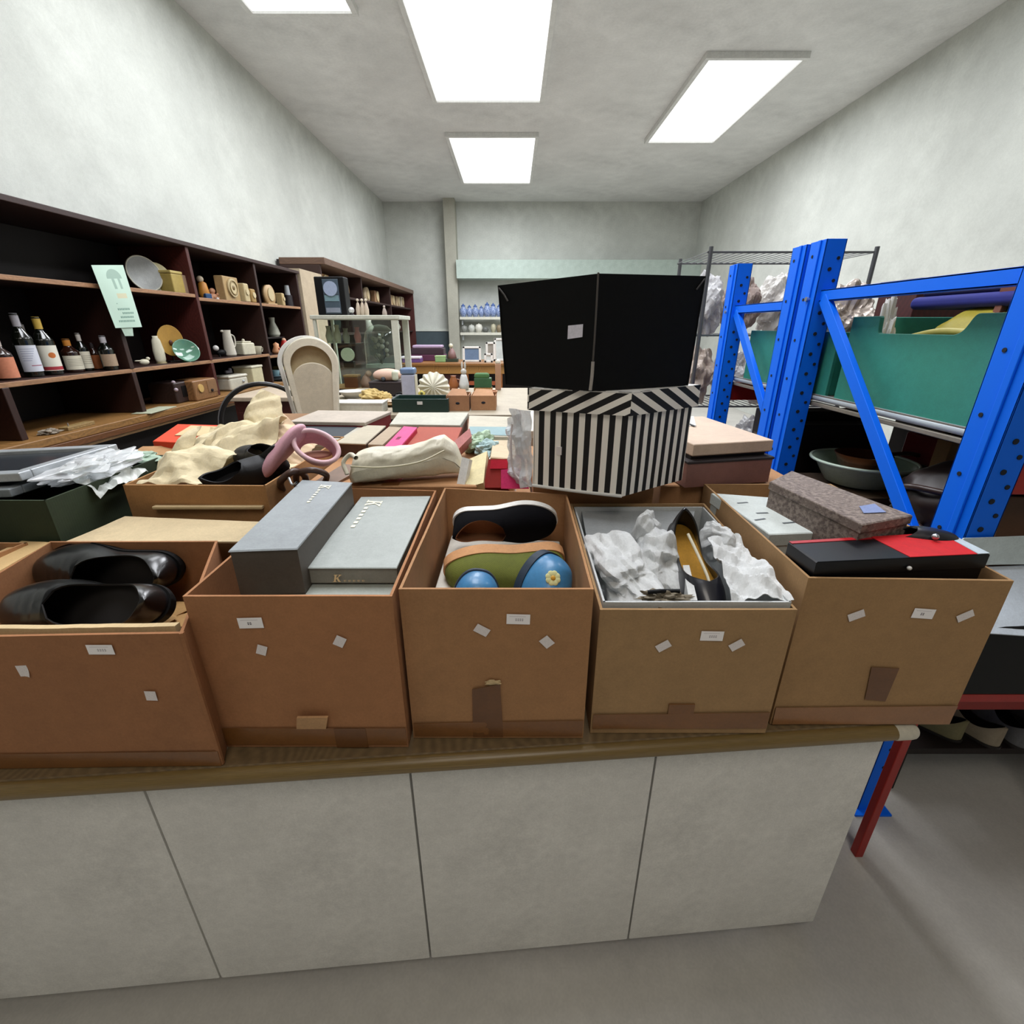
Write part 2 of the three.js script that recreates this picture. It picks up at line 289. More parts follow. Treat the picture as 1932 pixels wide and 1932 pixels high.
// fifth box
const q5 = [[.524, -.724], [.889, -.724], [.905, -1.262], [.545, -1.262]];
{
  const t = carton('brown carton holding a black and red shoe box, right end of the front row', q5, [1.088, 1.082, 1.086, 1.086], mat('#b08a5e', { r: .85, bump: 'flute', bs: .0003 }));
  sticker(t, 'lot_label', [0.749, 1.015, -0.724], .040, .0205, -.08, lotMat(0));
  sticker(t, 'price_sticker', [0.628, 1.011, -0.724], .029, .0165, .45, small); sticker(t, 'price_sticker', [0.827, 1.01, -0.724], .029, .016, .55, small);
  partW(t, 'tape_strip', panel([.526, .752, -.7205], [.886, .752, -.7205], [.886, .80, -.7205], [.526, .795, -.7205], .0006, { nu: 14, amp: .0008, freq: 22 }), mat('#a07048', { r: .28, bump: 'rough', bs: .0008 }));
  partW(t, 'tape_strip', panel([0.697, 0.816, -0.721], [0.739, 0.811, -0.721], [0.742, 0.892, -0.721], [0.688, 0.895, -0.721], .0006), M.tapeDark, 'dark upright strip of tape');
}
// box at the far left edge
{
  const t = carton('carton at the left edge behind the black shoes, only its right end in view', [[-1.52, -.69], [-1.10, -.68], [-1.06, -.925], [-1.50, -.93]], 1.062, M.card2);
}

// ---------- boxes with lids ----------
function shoeBox(name, label, q, y0, y1, o = {}) {
  const c = centre(q), t = thing(name, label, 'box', [c[0], y0, c[1]], 0, o.group), lh = o.lidH ?? Math.min(.03, (y1 - y0) * .5);
  partW(t, 'box_body', prism(q, y0, y1 - lh + .001, .001, .003), o.body || M.white);
  partW(t, 'lid', prism(q, y1 - lh, y1, .002), o.lid || o.body || M.white);
  if (o.top) partW(t, 'lid_panel', prism(q, y1, y1 + .0015, .0004, o.topIn ?? .012), o.top);
  return t;
}
const grey = mat('#8e8d84', { r: .6 }), greyL = mat('#a9afab', { r: .55 });
const scriptTex = labelTex('script', (g, w, h) => { g.clearRect(0, 0, w, h); g.fillStyle = '#f3efd2'; g.font = 'italic bold 118px serif'; g.fillText('K', 14, 110); g.font = 'italic 40px serif'; g.globalAlpha = .0; g.globalAlpha = 1; for (let i = 0; i < 6; i++) g.fillRect(128 + i * 48, 82, 26, 20); }, 512, 128);
const scriptMat = mat2('script', { map: scriptTex, transparent: true, alphaTest: .5, roughness: .5 });
const goldTex = labelTex('gold', (g, w, h) => { g.clearRect(0, 0, w, h); g.fillStyle = '#e2c393'; g.font = 'italic bold 112px serif'; g.fillText('K', 10, 108); for (let i = 0; i < 5; i++) { g.fillRect(122 + i * 44, 86, 24, 5); g.fillRect(122 + i * 44, 100, 22, 4); g.fillRect(122 + i * 44, 86, 5, 18); } }, 400, 128);
const goldMat = mat2('gold', { map: goldTex, transparent: true, alphaTest: .5, roughness: .4, metalness: .3 });
{
  const qa = [[-0.491, -0.725], [-0.376, -0.735], [-0.398, -1.11], [-0.532, -1.131]];
  const t = shoeBox('boot_box', 'tall dark grey boot box standing on its side in the second carton', qa, 1.047, 1.14, { body: mat('#5a534b', { r: .6 }), lid: mat('#999fa2', { r: .55 }), lidH: .004 });
  const d = V(qa[3][0] - qa[0][0], 0, qa[3][1] - qa[0][1]), yaw = Math.atan2(-d.x, -d.z), pm = new THREE.PlaneGeometry(.17, .04).rotateX(-Math.PI / 2).rotateY(Math.PI / 2 + yaw + Math.PI);
  partW(t, 'lettering', pm.translate((qa[3][0] + qa[2][0]) / 2 + .02, 1.1412, (qa[2][1]) + .10), scriptMat, 'cream script lettering');
  const qb = [[-.384, -.768], [-.214, -.768], [-.216, -1.167], [-.398, -1.16]];
  const b = shoeBox('boot_box', 'flat pale grey boot box with a gold initial on its end', qb, 1.049, 1.084, { body: grey, lid: greyL, lidH: .003 });
  partW(b, 'lettering', new THREE.PlaneGeometry(.078, .025).translate(-.30, 1.0635, -.7665), goldMat, 'gold initial and small lettering on the end');
  partW(b, 'lettering', new THREE.PlaneGeometry(.24, .06).rotateX(-Math.PI / 2).rotateY(Math.PI / 2 + Math.PI + .04).translate(-.345, 1.0853, -1.02), scriptMat, 'cream script lettering along the lid');
  const l = shoeBox('boot_box', 'pale boot box lying underneath the two grey ones', [[-.475, -.69], [-.215, -.69], [-.218, -1.19], [-.48, -1.19]], .93, 1.045, { body: greyL, lid: mat('#b2b8b0', { r: .55 }) });
  const s = thing('cardboard_carton', 'plain inner carton underneath the boot boxes', 'carton', [-.36, T0 + .006, -.95]);
  partW(s, 'box_body', prism([[-.53, -.69], [-.215, -.69], [-.225, -1.2], [-.535, -1.2]], T0 + .006, .929), M.card2);
  const tag = thing('paper_tag', 'small brown scrap between the two grey boot boxes', 'scrap', [-0.432, 1.046, -0.782]); part(tag, 'scrap', crumple(.013, .006, .007, 8, .4, 2, 5).translate(0, .006, 0), M.cardLight);
}

// ---------- shoes ----------
// long axis x (heel at -L/2, toe at +L/2), y up from the ground, z across
function outline(s, o) {
  const p = o.point ?? 2, hw = .70, waist = .72;
  if (s < .16) return hw * Math.sqrt(Math.max(0, 1 - ((s - .16) / .16) ** 2));
  if (s < .36) return hw + (waist - hw) * (s - .16) / .2;
  if (s < .68) { const k = (s - .36) / .32; return waist + (1 - waist) * k * k * (3 - 2 * k); }
  return Math.pow(Math.max(0, 1 - Math.pow((s - .68) / .32, p)), 1 / (o.blunt ?? 2));
}
function shoe(t, o) {
  const { L, W, H, Hh } = o, S0 = o.sole ?? .01, ns = 56, nt = 12, [a, b] = o.open || [.03, .52];
  const rise = s => (o.heel || 0) * (s < .3 ? 1 : s < .7 ? .5 + .5 * Math.cos((s - .3) / .4 * Math.PI) : 0);
  const hgt = s => { let k = Math.min(1, Math.max(0, (s - .25) / .3)); k = k * k * (3 - 2 * k); let h = Hh * (1 - k) + H * k; if (s > .6) h *= 1 - .42 * ((s - .6) / .4) ** 1.6; if (s > .9) h *= Math.sqrt(Math.max(.06, 1 - ((s - .9) / .104) ** 2)); return h; };
  const tau = s => s <= a || s >= b ? 1 : 1 - (o.gape ?? .66) * Math.pow(Math.sin(Math.PI * (s - a) / (b - a)), .55);
  const surf = (off, side) => {
    const pos = [], idx = [];
    for (let i = 0; i <= ns; i++) {
      const s = .5 - .5 * Math.cos(Math.PI * i / ns), w = Math.max(0, W / 2 * outline(s, o) - off), h = Math.max(.002, hgt(s) - off), T = tau(s);
      for (let j = 0; j <= nt; j++) {
        const f = T * Math.PI / 2 * j / nt; let z = side * w * Math.pow(Math.cos(f), .8), y = S0 + rise(s) + h * Math.pow(Math.sin(f), .85);
        if (o.wrinkle && s > .4 && s < .8) y += o.wrinkle * Math.sin(s * 95 + j * .3) * Math.sin(f) * Math.sin((s - .4) / .4 * Math.PI);
        pos.push((s - .5) * (L - 2 * off), y, z + (o.bend || 0) * s * s);
      }
    }
    for (let i = 0; i < ns; i++) for (let j = 0; j < nt; j++) { const e = i * (nt + 1) + j, q = side > 0 ? [e, e + nt + 1, e + nt + 2, e, e + nt + 2, e + 1] : [e, e + nt + 2, e + nt + 1, e, e + 1, e + nt + 2]; idx.push(...q); }
    return { pos, idx };
  };
  const build = list => { const pos = [], idx = []; for (const q of list) { const n = pos.length / 3; pos.push(...q.pos); idx.push(...q.idx.map(k => k + n)); } let g = new THREE.BufferGeometry(); g.setAttribute('position', new THREE.Float32BufferAttribute(pos, 3)); g.setIndex(idx); g = mergeVertices(g, 2e-4); g.computeVertexNormals(); return uvBox(g); };
  const O = [surf(0, 1), surf(0, -1)], I = [surf(.003, 1), surf(.003, -1)];
  part(t, 'upper', build(O), o.mUpper);
  const rim = O.map((q, k) => { const pos = [], idx = []; for (let i = 0; i <= ns; i++) { const e = (i * (nt + 1) + nt) * 3; pos.push(...q.pos.slice(e, e + 3), ...I[k].pos.slice(e, e + 3)); if (i) { const n = i * 2; idx.push(n - 2, n - 1, n + 1, n - 2, n + 1, n); } } return { pos, idx }; });
  part(t, 'lining', build([...I, ...rim]), o.mLining);
  const strip = (y0, y1, k, s1 = 1) => { const pos = [], idx = [], n = 40; for (let i = 0; i <= n; i++) { const s = s1 * (.5 - .5 * Math.cos(Math.PI * i / n)), cut = s1 < 1 && i === n ? outline(s1, o) : outline(s, o), w = W / 2 * cut * k + (i && i < n ? .0008 : 0), x = (s - .5) * L * k, r = rise(s), zb = (o.bend || 0) * s * s; pos.push(x, y1 + r, w + zb, x, y1 + r, -w + zb, x, y0 < 0 ? 0 : y0 + r, w + zb, x, y0 < 0 ? 0 : y0 + r, -w + zb); if (i) { const a = (i - 1) * 4, b = i * 4; idx.push(a, b, b + 1, a, b + 1, a + 1, a + 2, a + 3, b + 3, a + 2, b + 3, b + 2, a, a + 2, b + 2, a, b + 2, b, a + 1, b + 1, b + 3, a + 1, b + 3, a + 3); } } const e = n * 4; idx.push(e, e + 2, e + 3, e, e + 3, e + 1); let g = new THREE.BufferGeometry(); g.setAttribute('position', new THREE.Float32BufferAttribute(pos, 3)); g.setIndex(idx); g.computeVertexNormals(); return uvBox(toCreasedNormals(g, .8)); };
  part(t, 'insole', strip(S0 + .002, S0 + .004, .94), o.mInsole || o.mLining);
  part(t, 'sole', strip(0, S0, 1.03), o.mSole);
  if (o.heel) part(t, 'heel', strip(-1, S0, .96, .24), o.mSole);
  t.surf = (s, f, side) => { const w = W / 2 * outline(s, o), h = hgt(s); return { p: V((s - .5) * L, S0 + rise(s) + h * Math.pow(Math.sin(f), .85), side * w * Math.pow(Math.cos(f), .8)), n: V(.25, Math.sin(f), side * Math.cos(f)).normalize() }; };
  return t;
}
const pose = (t, rx, ry, rz, order = 'YXZ') => { t.rotation.set(rx, ry, rz, order); return t; };
// turn a shoe so that its toe points along `toe` and its opening faces `up`
function aim(t, toe, up, pos) { const x = V3(toe).normalize(), y = V3(up); y.addScaledVector(x, -y.dot(x)).normalize(); t.quaternion.setFromRotationMatrix(new THREE.Matrix4().makeBasis(x, y, x.clone().cross(y))); t.position.set(...pos); return t; }
{ // black leather pair in the first box
  const mk = label => shoe(thing('leather_shoe', label, 'shoe'), { L: .305, W: .112, H: .078, Hh: .062, open: [.03, .58], gape: .8, sole: .012, heel: .02, wrinkle: .002, blunt: 2.2, mUpper: M.blackLeather, mLining: M.darkIn, mSole: M.black });
  const a = mk('black leather loafer lying at the back of the first carton, its toe to the left'); aim(a, [-1, 0, .02], [0, .22, .97], [-0.882, 1, -0.947]); a.position.z += .015;
  const b = mk('black leather loafer lying at the front of the first carton'); aim(b, [-1, -.02, .04], [0, .62, .78], [-0.81, 0.985, -0.754]); b.position.z -= .03;
  const p = thing('packing_paper', 'brown packing paper bunched between the black loafers', 'paper', [-.80, .93, -.79]); part(p, 'sheet', crumple(.14, .02, .09, 21, .3, 2.2, 12), mat('#b98f58', { r: .85 }));
  const s = thing('cardboard_carton', 'plain inner carton under the black leather loafers', 'carton', [-.8, T0 + .006, -.78]); partW(s, 'box_body', prism([[-.985, -.65], [-.56, -.655], [-.66, -.92], [-1.0, -.92]], T0 + .006, .90), M.card2);
  const d = shoe(thing('dress_shoe', 'dark grey shoe inside the carton at the left edge', 'shoe', [-1.26, 1.0, -.83]), { L: .27, W: .09, H: .06, Hh: .06, heel: .015, mUpper: mat('#3a3438', { r: .4 }), mLining: M.darkIn, mSole: M.black }); pose(d, 0, .3, 0);
  const s2 = thing('shoe_box', 'brown box under the dark grey shoe at the left edge', 'box', [-1.28, T0 + .006, -.81]); partW(s2, 'box_body', prism([[-1.5, -.71], [-1.12, -.70], [-1.08, -.91], [-1.48, -.915]], T0 + .006, .998), M.card2);
}
{ // third box
  const base = thing('shoe_box', 'white shoe box lining the bottom of the third carton', 'box', [-.02, T0 + .006, -.93]); partW(base, 'box_body', prism([[-.175, -.71], [.125, -.71], [.13, -1.16], [-.17, -1.2]], T0 + .006, .955), mat('#d5d0c4', { r: .6 }));
  const k = shoe(thing('slip_on_shoe', 'black slip-on shoe with a white sole lying on its side in the third carton', 'shoe', [-.015, 1.035, -1.10]), { L: .265, W: .098, H: .062, Hh: .07, open: [.03, .5], sole: .02, mUpper: mat('#08070b', { r: .9, spec: .2, bump: 'weave' }), mLining: mat('#8a5c3c', { r: .8 }), mSole: mat('#e9e6df', { r: .5 }) });
  pose(k, 1.75, 0, -.04); k.position.set(-.018, 1.035, -1.135);
  const g = shoe(thing('suede_shoe', 'tan and olive green shoe lying on its side in front of the black slip-on', 'shoe'), { L: .275, W: .095, H: .07, Hh: .075, open: [.03, .42], sole: .028, blunt: 2.2, mUpper: mat('#6a7024', { r: .85, bump: 'weave' }), mLining: mat('#50501c', { r: .9 }), mSole: mat('#d29a68', { r: .8 }) });
  aim(g, [-1, -.10, .06], [.02, -.30, .95], [-.02, .995, -.985]);
  const clog = label => {
    const t = shoe(thing('clog', label, 'shoe', [0, 0, 0], 0, 'pair of blue clogs'), { L: .225, W: .098, H: .070, Hh: .05, open: [.02, .40], gape: .8, sole: .022, blunt: 2.4, mUpper: mat('#3d82b4', { r: .45, cc: .2 }), mLining: mat('#24384a', { r: .8 }), mSole: mat('#1d2f42', { r: .6 }) });
    for (const [s, fi, side, k] of [[.64, 1.25, 1, 1.25], [.80, 1.0, -1, 1.0], [.58, .8, -1, 1.0], [.60, .75, 1, .9]]) { const q = t.surf(s, fi, side), f = part(t, 'flower', [...Array(8)].map((_, i) => { const a = i * Math.PI / 4; return ball(.0065 * k, Math.cos(a) * .009 * k, 0, Math.sin(a) * .009 * k, 1, .3, 1); }), mat('#dcdca0', { r: .6 })); part(f, 'centre', ball(.005 * k, 0, .001, 0, 1, .5, 1), mat('#d29c2a', { r: .6 })); f.position.copy(q.p); f.quaternion.setFromUnitVectors(V(0, 1, 0), q.n); }
    return t;
  };
  const c1 = clog('blue clog standing toe up at the left front of the third carton'); pose(c1, 0, 0, 0); aim(c1, [.12, .86, -.35], [.1, .32, .94], [-.082, .928, -.815]);
  const c2 = clog('blue clog with daisies leaning against the right wall of the third carton'); aim(c2, [.42, .80, -.42], [.50, .05, .86], [.030, .968, -.835]);
  const w = thing('paper_wad', 'small pinkish paper wad beside the right blue clog', 'paper', [.098, .985, -.715]); part(w, 'sheet', crumple(.03, .016, .018, 5, .3, 2, 6).translate(0, .0, 0), mat('#d8bcae', { r: .8 }));
}
{ // fourth box: an open grey box with tissue paper
  const q = [[.162, -.712], [.496, -.712], [.52, -1.185], [.168, -1.185]], y0 = .90, c = centre(q), t = thing('boot_box', 'open white and grey box lined with tissue inside the low carton', 'box', [c[0], y0, c[1]]), g1 = mat('#cdd0d0', { r: .6 });
  ['front_panel', 'side_panel', 'back_panel', 'side_panel'].forEach((n, i) => { const A = q[i], B = q[(i + 1) % 4]; partW(t, n, panel([A[0], y0, A[1]], [B[0], y0, B[1]], [B[0], 1.046, B[1]], [A[0], 1.046, A[1]], .004, { amp: .001 }), g1); });
  partW(t, 'bottom_panel', prism(q, y0, y0 + .004, .001, .005), g1);
  partW(t, 'divider', panel([0.321, 1.04, -0.728], [0.336, 1.04, -0.728], [0.403, 1.05, -1.019], [0.392, 1.05, -1.019], .06, { nu: 3, nv: 5 }), mat('#d9dad8', { r: .6 }), 'white edge of a folded divider between the shoes');
  const s = thing('cardboard_carton', 'flat inner carton under the open white box', 'carton', [.34, T0 + .006, -.95]); partW(s, 'box_body', prism([[.17, -.715], [.49, -.715], [.515, -1.18], [.175, -1.18]], T0 + .006, .899), M.card2);
  const gl = thing('box_lid', 'grey box lid lying at the back of the low carton', 'lid', [.33, 1.0, -1.10]); partW(gl, 'lid_panel', panel([0.182, 1.02, -1.024], [0.428, 1.02, -1.024], [0.506, 1.038, -1.202], [0.191, 1.038, -1.21], .006), mat('#aeb2b4', { r: .55 }));
  const tis = (label, c, r, sd, am = .3, rot = 0) => { const o = thing('tissue_paper', label, 'paper', c, rot); part(o, 'sheet', crumple(r[0], r[1], r[2], sd, am * .85, 1.25, 24, .3), M.tissue); return o; };
  tis('bunched white tissue paper at the left of the low carton', [0.235, 1.015, -0.887], [.058, .052, .115], 3, .34, .15);
  tis('tall twist of white tissue paper left of the black and gold shoe', [0.319, 1.02, -0.914], [.05, .075, .10], 11, .3, -.1);
  tis('peak of white tissue standing up at the back of the low carton', [0.307, 1.06, -0.982], [.026, .055, .03], 15, .3);
  const sh = (label, a, b, c2, d, sd) => { const o = thing('tissue_paper', label, 'paper', a.map((v, i) => (v + c2[i]) / 2)); partW(o, 'sheet', panel(a, b, c2, d, .0015, { nu: 40, nv: 40, amp: .016, freq: 11, ridge: true, seed: sd, crease: .3 }), M.tissue); };
  sh('flat crumpled white tissue sheet at the right of the low carton', [0.394, 1.05, -0.719], [0.506, 1.052, -0.72], [0.503, 1.06, -0.944], [0.424, 1.075, -0.92], 2);
  tis('small white tissue bunch right of the black and gold shoe', [0.464, 1.05, -0.96], [.028, .045, .05], 31, .3);
  const gs = shoe(thing('court_shoe', 'black court shoe with a gold insole and navy toe standing among white tissue', 'shoe'), { L: .26, W: .08, H: .05, Hh: .055, open: [.02, .68], gape: .93, sole: .006, point: 2, blunt: 1.5, mUpper: mat('#12121c', { r: .35, cc: .5 }), mLining: mat('#0e0c0c', { r: .5 }), mInsole: mat('#d09a3c', { r: .3, m: .6 }), mSole: mat('#1a1614', { r: .6 }) });
  part(gs, 'strap', tube([[-.06, .058, .012], [-.02, .052, .004], [.03, .045, -.004], [.05, .04, -.006]], .003), mat('#efe6cc', { r: .4 }), 'pale strap');
  gs.position.set(.372, 1.028, -.845); gs.rotation.set(0, -1.53, -.50, 'YZX');
  const fr = thing('lace_trim', 'black and cream lace trim at the front of the low carton', 'fabric', [0.277, 1.04, -0.735]); part(fr, 'lace', crumple(.036, .012, .016, 44, .5, 3, 10), mat('#8c8270', { r: .9 })); part(fr, 'ribbon', tube([[-.03, .012, 0], [-.012, .018, .006], [.008, .012, -.004], [.026, .017, .004]], .004), M.black);
}
{ // fifth box
  const q = [[0.537, -0.733], [0.873, -0.764], [0.877, -0.861], [0.533, -0.816]], t = shoeBox('shoe_box', 'black and red shoe box tilted on top of the fifth carton', q, 1.04, 1.115, { body: mat('#08080a', { r: .5, spec: .5 }), lid: mat('#0c0e14', { r: .35, spec: .6 }), lidH: .03 });
  const mix = (a, b, k) => [a[0] + (b[0] - a[0]) * k, a[1] + (b[1] - a[1]) * k], L = mix(q[0], q[1], .53), R = mix(q[0], q[1], .93), L2 = mix(q[3], q[2], .50), R2 = mix(q[3], q[2], .95);
  partW(t, 'lid_panel', prism([L, R, R2, L2], 1.1145, 1.1162, .0004, .001), mat('#d60a18', { r: .75 }), 'red right half of the lid');
  partW(t, 'lid_panel', prism([R, q[1], q[2], R2], 1.1145, 1.1162, .0004, .001), mat('#c9d6de', { r: .4 }), 'pale end strip of the lid');
  partW(t, 'lid_panel', prism([mix(q[0], q[3], .88), mix(L, L2, .88), L2, q[3]], 1.1145, 1.1162, .0004, .001), mat('#b81a24', { r: .4 }), 'red strip along the back of the lid');
  partW(t, 'stud', ball(.004, ...[0.716, 1.096, -0.745]), M.white);
  const b = shoe(thing('ankle_boot', 'dark brown boot toe under the right end of the black and red box', 'shoe', [.83, 1.02, -.775]), { L: .2, W: .09, H: .07, Hh: .07, mUpper: mat('#3a2c26', { r: .5 }), mLining: M.darkIn, mSole: M.black }); pose(b, 0, -.3, 0); b.position.set(.80, .965, -.80);
  const in1 = thing('cardboard_carton', 'inner carton packed under the black and red shoe box', 'carton', [.71, T0 + .006, -.98]); partW(in1, 'box_body', prism([[.54, -.74], [.875, -.74], [.89, -1.24], [.56, -1.24]], T0 + .006, .96), M.card2);
  const w = shoeBox('shoe_box', 'pale grey printed shoe box lying along the left of the fifth carton', [[0.555, -0.917], [0.681, -0.929], [0.676, -1.153], [0.536, -1.187]], .962, 1.085, { body: mat('#d6dcd8', { r: .6 }), lid: mat('#d3dad6', { r: .6 }) });
  for (const [u, v, z] of [[.585, -1.11, .2], [.60, -1.04, .1], [.575, -1.0, .3], [.63, -.98, .2]]) partW(w, 'print', new THREE.PlaneGeometry(.03, .006).rotateX(-Math.PI / 2).rotateY(z).translate(u, 1.0858, v), mat('#5d6468', { r: .6 }));
  const pat = dataTex(128, (u, v) => { const k = per(u, v, 12, 3) + .6 * per(u, v, 30, 4); return k > .12 ? [134, 120, 110] : k < -.2 ? [92, 78, 72] : [112, 98, 90]; }, 9);
  const br = shoeBox('shoe_box', 'long brown patterned shoe box leaning behind the black and red one', [[0.668, -0.818], [0.802, -0.866], [0.733, -1.178], [0.629, -1.087]], 1.05, 1.15, { body: mat2('pat', { map: pat, roughness: .7 }), lid: mat2('pat', {}), lidH: .02 });
  partW(br, 'flower_print', panel([0.708, 1.152, -0.873], [0.757, 1.152, -0.878], [0.769, 1.152, -0.927], [0.726, 1.152, -0.912], .0006), mat('#7f8fbe', { r: .6 }), 'blue flowers printed on the lid');
  const bk = shoe(thing('black_shoe', 'small black shoe behind the red half of the shoe box', 'shoe'), { L: .17, W: .06, H: .03, Hh: .022, sole: .006, mUpper: mat('#17151c', { r: .4 }), mLining: mat('#2b3038', { r: .6 }), mSole: M.black }); bk.position.set(...[0.799, 1.118, -0.85]); bk.position.y = 1.095; bk.rotation.y = -.15;
  part(bk, 'buckle', ball(.006, .02, .03, .03), M.chrome);
}

// ---------- striped box and black box ----------
const stripeTex = (key, w, h, fn) => labelTex(key, (g, W, H) => { g.fillStyle = '#fdf8ee'; g.fillRect(0, 0, W, H); g.fillStyle = '#0c0b0c'; fn(g, W, H); }, w, h);
{
  const y0 = 1.10, yl = 1.305, y1 = 1.36, q = [[.277, -1.114], [.478, -1.255], [.28, -1.43], [.055, -1.195]];   // near corner, right, back, left
  const c = centre(q), t = thing('hat_box', 'black and white striped box standing on its near corner edge under the black box', 'box', [c[0], y0, c[1]]);
  const side = (a, b, ya, yb, m, th = .003, o = {}) => panel([a[0], ya, a[1]], [b[0], ya, b[1]], [b[0], yb, b[1]], [a[0], yb, a[1]], th, { unit: true, nu: 10, nv: 6, amp: .0012, freq: 7, ...o });
  const vert = n => mat2('vs' + n, { map: stripeTex('vs' + n, 512, 64, (g, W, H) => { for (let i = 0; i < n; i++) g.fillRect(W * (i + .5) / n, 0, W / n * .48, H); }), roughness: .6 });
  const diag = (k, n, dir) => mat2('ds' + k, { map: stripeTex('ds' + k, 1024, 256, (g, W, H) => { const p = W / n; for (let i = -6; i < n + 6; i++) { g.beginPath(); const x = i * p, s = dir * H * 1.62; g.moveTo(x, H); g.lineTo(x + p * .5, H); g.lineTo(x + p * .5 + s, 0); g.lineTo(x + s, 0); g.fill(); } }), roughness: .6 });
  partW(t, 'side_panel', side(q[3], q[0], y0, yl + .01, vert(8)), vert(8)); partW(t, 'side_panel', side(q[0], q[1], y0, yl + .01, vert(8)), vert(8));
  partW(t, 'side_panel', side(q[1], q[2], y0, yl + .01), vert(8)); partW(t, 'side_panel', side(q[2], q[3], y0, yl + .01), vert(8));
  partW(t, 'bottom_panel', prism([q[3], q[0], q[1], q[2]], y0, y0 + .004, .001, .004), M.white);
  partW(t, 'edge_strip', tube([[q[3][0], y0 + .004, q[3][1]], [(q[3][0] + q[0][0]) / 2, y0 + .002, (q[3][1] + q[0][1]) / 2 + .002], [q[0][0], y0 + .003, q[0][1] + .003]], .0045), M.white);
  const k = 1.075, l = q.map(p => [c[0] + (p[0] - c[0]) * k, c[1] + (p[1] - c[1]) * k]);
  partW(t, 'lid_side', side(l[3], l[0], yl, y1), diag('l', 4.2, 1)); partW(t, 'lid_side', side(l[0], l[1], yl, y1), diag('r', 3.9, -1));
  partW(t, 'lid_side', side(l[1], l[2], yl, y1), diag('l', 4.2, 1)); partW(t, 'lid_side', side(l[2], l[3], yl, y1), diag('r', 3.9, -1));
  partW(t, 'lid_panel', prism([l[3], l[0], l[1], l[2]], y1 - .004, y1, .001), M.white);
  const ls = side([.116, -1.1757], [.128, -1.1693], 1.195, 1.216, M.label); ls.translate(-.002, 0, .004); partW(t, 'price_sticker', ls, small);
}
{
  const y0 = 1.361, y1 = 1.612, q = [[-.018, -1.257], [.184, -1.113], [.452, -1.233], [.25, -1.40]], c = centre(q);   // left, near corner, right, back
  const t = thing('black_box', 'large black box with worn edges balanced on the striped box', 'box', [c[0], y0, c[1]]), m = mat('#030304', { r: .6, spec: .4, bump: 'rough', bs: .0008 });
  const top = [[-.035, -1.259], [.185, -1.111], [.459, -1.232], [.25, -1.41]], ht = [1.594, 1.606, 1.612, 1.60];
  for (let i = 0; i < 4; i++) { const a = q[i], b = q[(i + 1) % 4]; partW(t, 'side_panel', panel([a[0], y0, a[1]], [b[0], y0, b[1]], [top[(i + 1) % 4][0], ht[(i + 1) % 4], top[(i + 1) % 4][1]], [top[i][0], ht[i], top[i][1]], .004, { nu: 12, nv: 8, amp: .001, freq: 6 }), m); }
  partW(t, 'top_panel', panel([top[0][0], ht[0], top[0][1]], [top[1][0], ht[1], top[1][1]], [top[2][0], ht[2], top[2][1]], [top[3][0], ht[3], top[3][1]], .004), m); partW(t, 'bottom_panel', prism(q, y0, y0 + .004, .001, .004), m);
  partW(t, 'worn_edge', tube([[.184, y0 + .065, -1.1125], [.1845, (y0 + y1) / 2, -1.1122], [.184, y1 - .004, -1.1125]], .0022), mat('#57524d', { r: .7 }), 'scuffed grey corner edge');
  partW(t, 'worn_edge', tube([[.182, y0 + .002, -1.1135], [.1838, y0 + .035, -1.1125], [.184, y0 + .066, -1.1125]], .0038), mat('#b5aea6', { r: .7 }), 'torn pale end of the corner edge');
  partW(t, 'corner_scuff', tube([[-.032, 1.588, -1.255], [-.02, 1.574, -1.247], [-.010, 1.558, -1.240]], .0022), mat('#4a4644', { r: .6 }));
  partW(t, 'corner_scuff', tube([[.456, 1.606, -1.230], [.446, 1.594, -1.225], [.436, 1.582, -1.220]], .002), mat('#3d3a3c', { r: .6 }));
  const n = V(-.144, 0, .202).normalize(), e = V(.202, 0, .144).normalize(), lc = V(-.018, 0, -1.257).addScaledVector(e, .200).addScaledVector(n, .002);
  partW(t, 'lot_label', panel([lc.x - e.x * .019, 1.474, lc.z - e.z * .019], [lc.x + e.x * .019, 1.479, lc.z + e.z * .019], [lc.x + e.x * .019, 1.506, lc.z + e.z * .019], [lc.x - e.x * .019, 1.503, lc.z - e.z * .019], .0005), mat('#f1eefa', { r: .6 }));
}

// ---------- closed cartons that carry the second row ----------
const closed = (label, x0, x1, y1, z0, z1, m = M.card2) => { const t = thing('cardboard_carton', label, 'carton', [(x0 + x1) / 2, T0, (z0 + z1) / 2]); partW(t, 'box_body', prism([[x0, z0], [x1, z0], [x1, z1], [x0, z1]], T0, y1, .003), m); partW(t, 'tape_strip', bb((x0 + x1) / 2 - .025, (x0 + x1) / 2 + .025, y1, y1 + .0006, z1 + .004, z0 - .004, .0003), M.tape); return t; };
closed('closed carton under the cream handbag', -.59, -.10, 1.085, -1.245, -1.62);
closed('closed carton under the pink and rusty red shoe boxes', -.60, -.09, 1.055, -1.64, -2.32);
closed('closed carton under the striped box', .06, .40, 1.095, -1.25, -1.68);
closed('closed carton under the red and pink cards', -.08, .055, 1.05, -1.255, -1.68);
closed('closed carton behind the striped box under pale lids', -.07, .42, 1.06, -1.70, -2.32);
closed('closed carton under the stacked beige and mauve shoe boxes', .43, .84, 1.075, -1.28, -1.85);
closed('closed carton behind the tissue carton under long dark boxes', -1.12, -.62, 1.06, -1.77, -2.32);
closed('closed carton under the orange red box', -1.46, -1.14, 1.05, -1.58, -2.30);

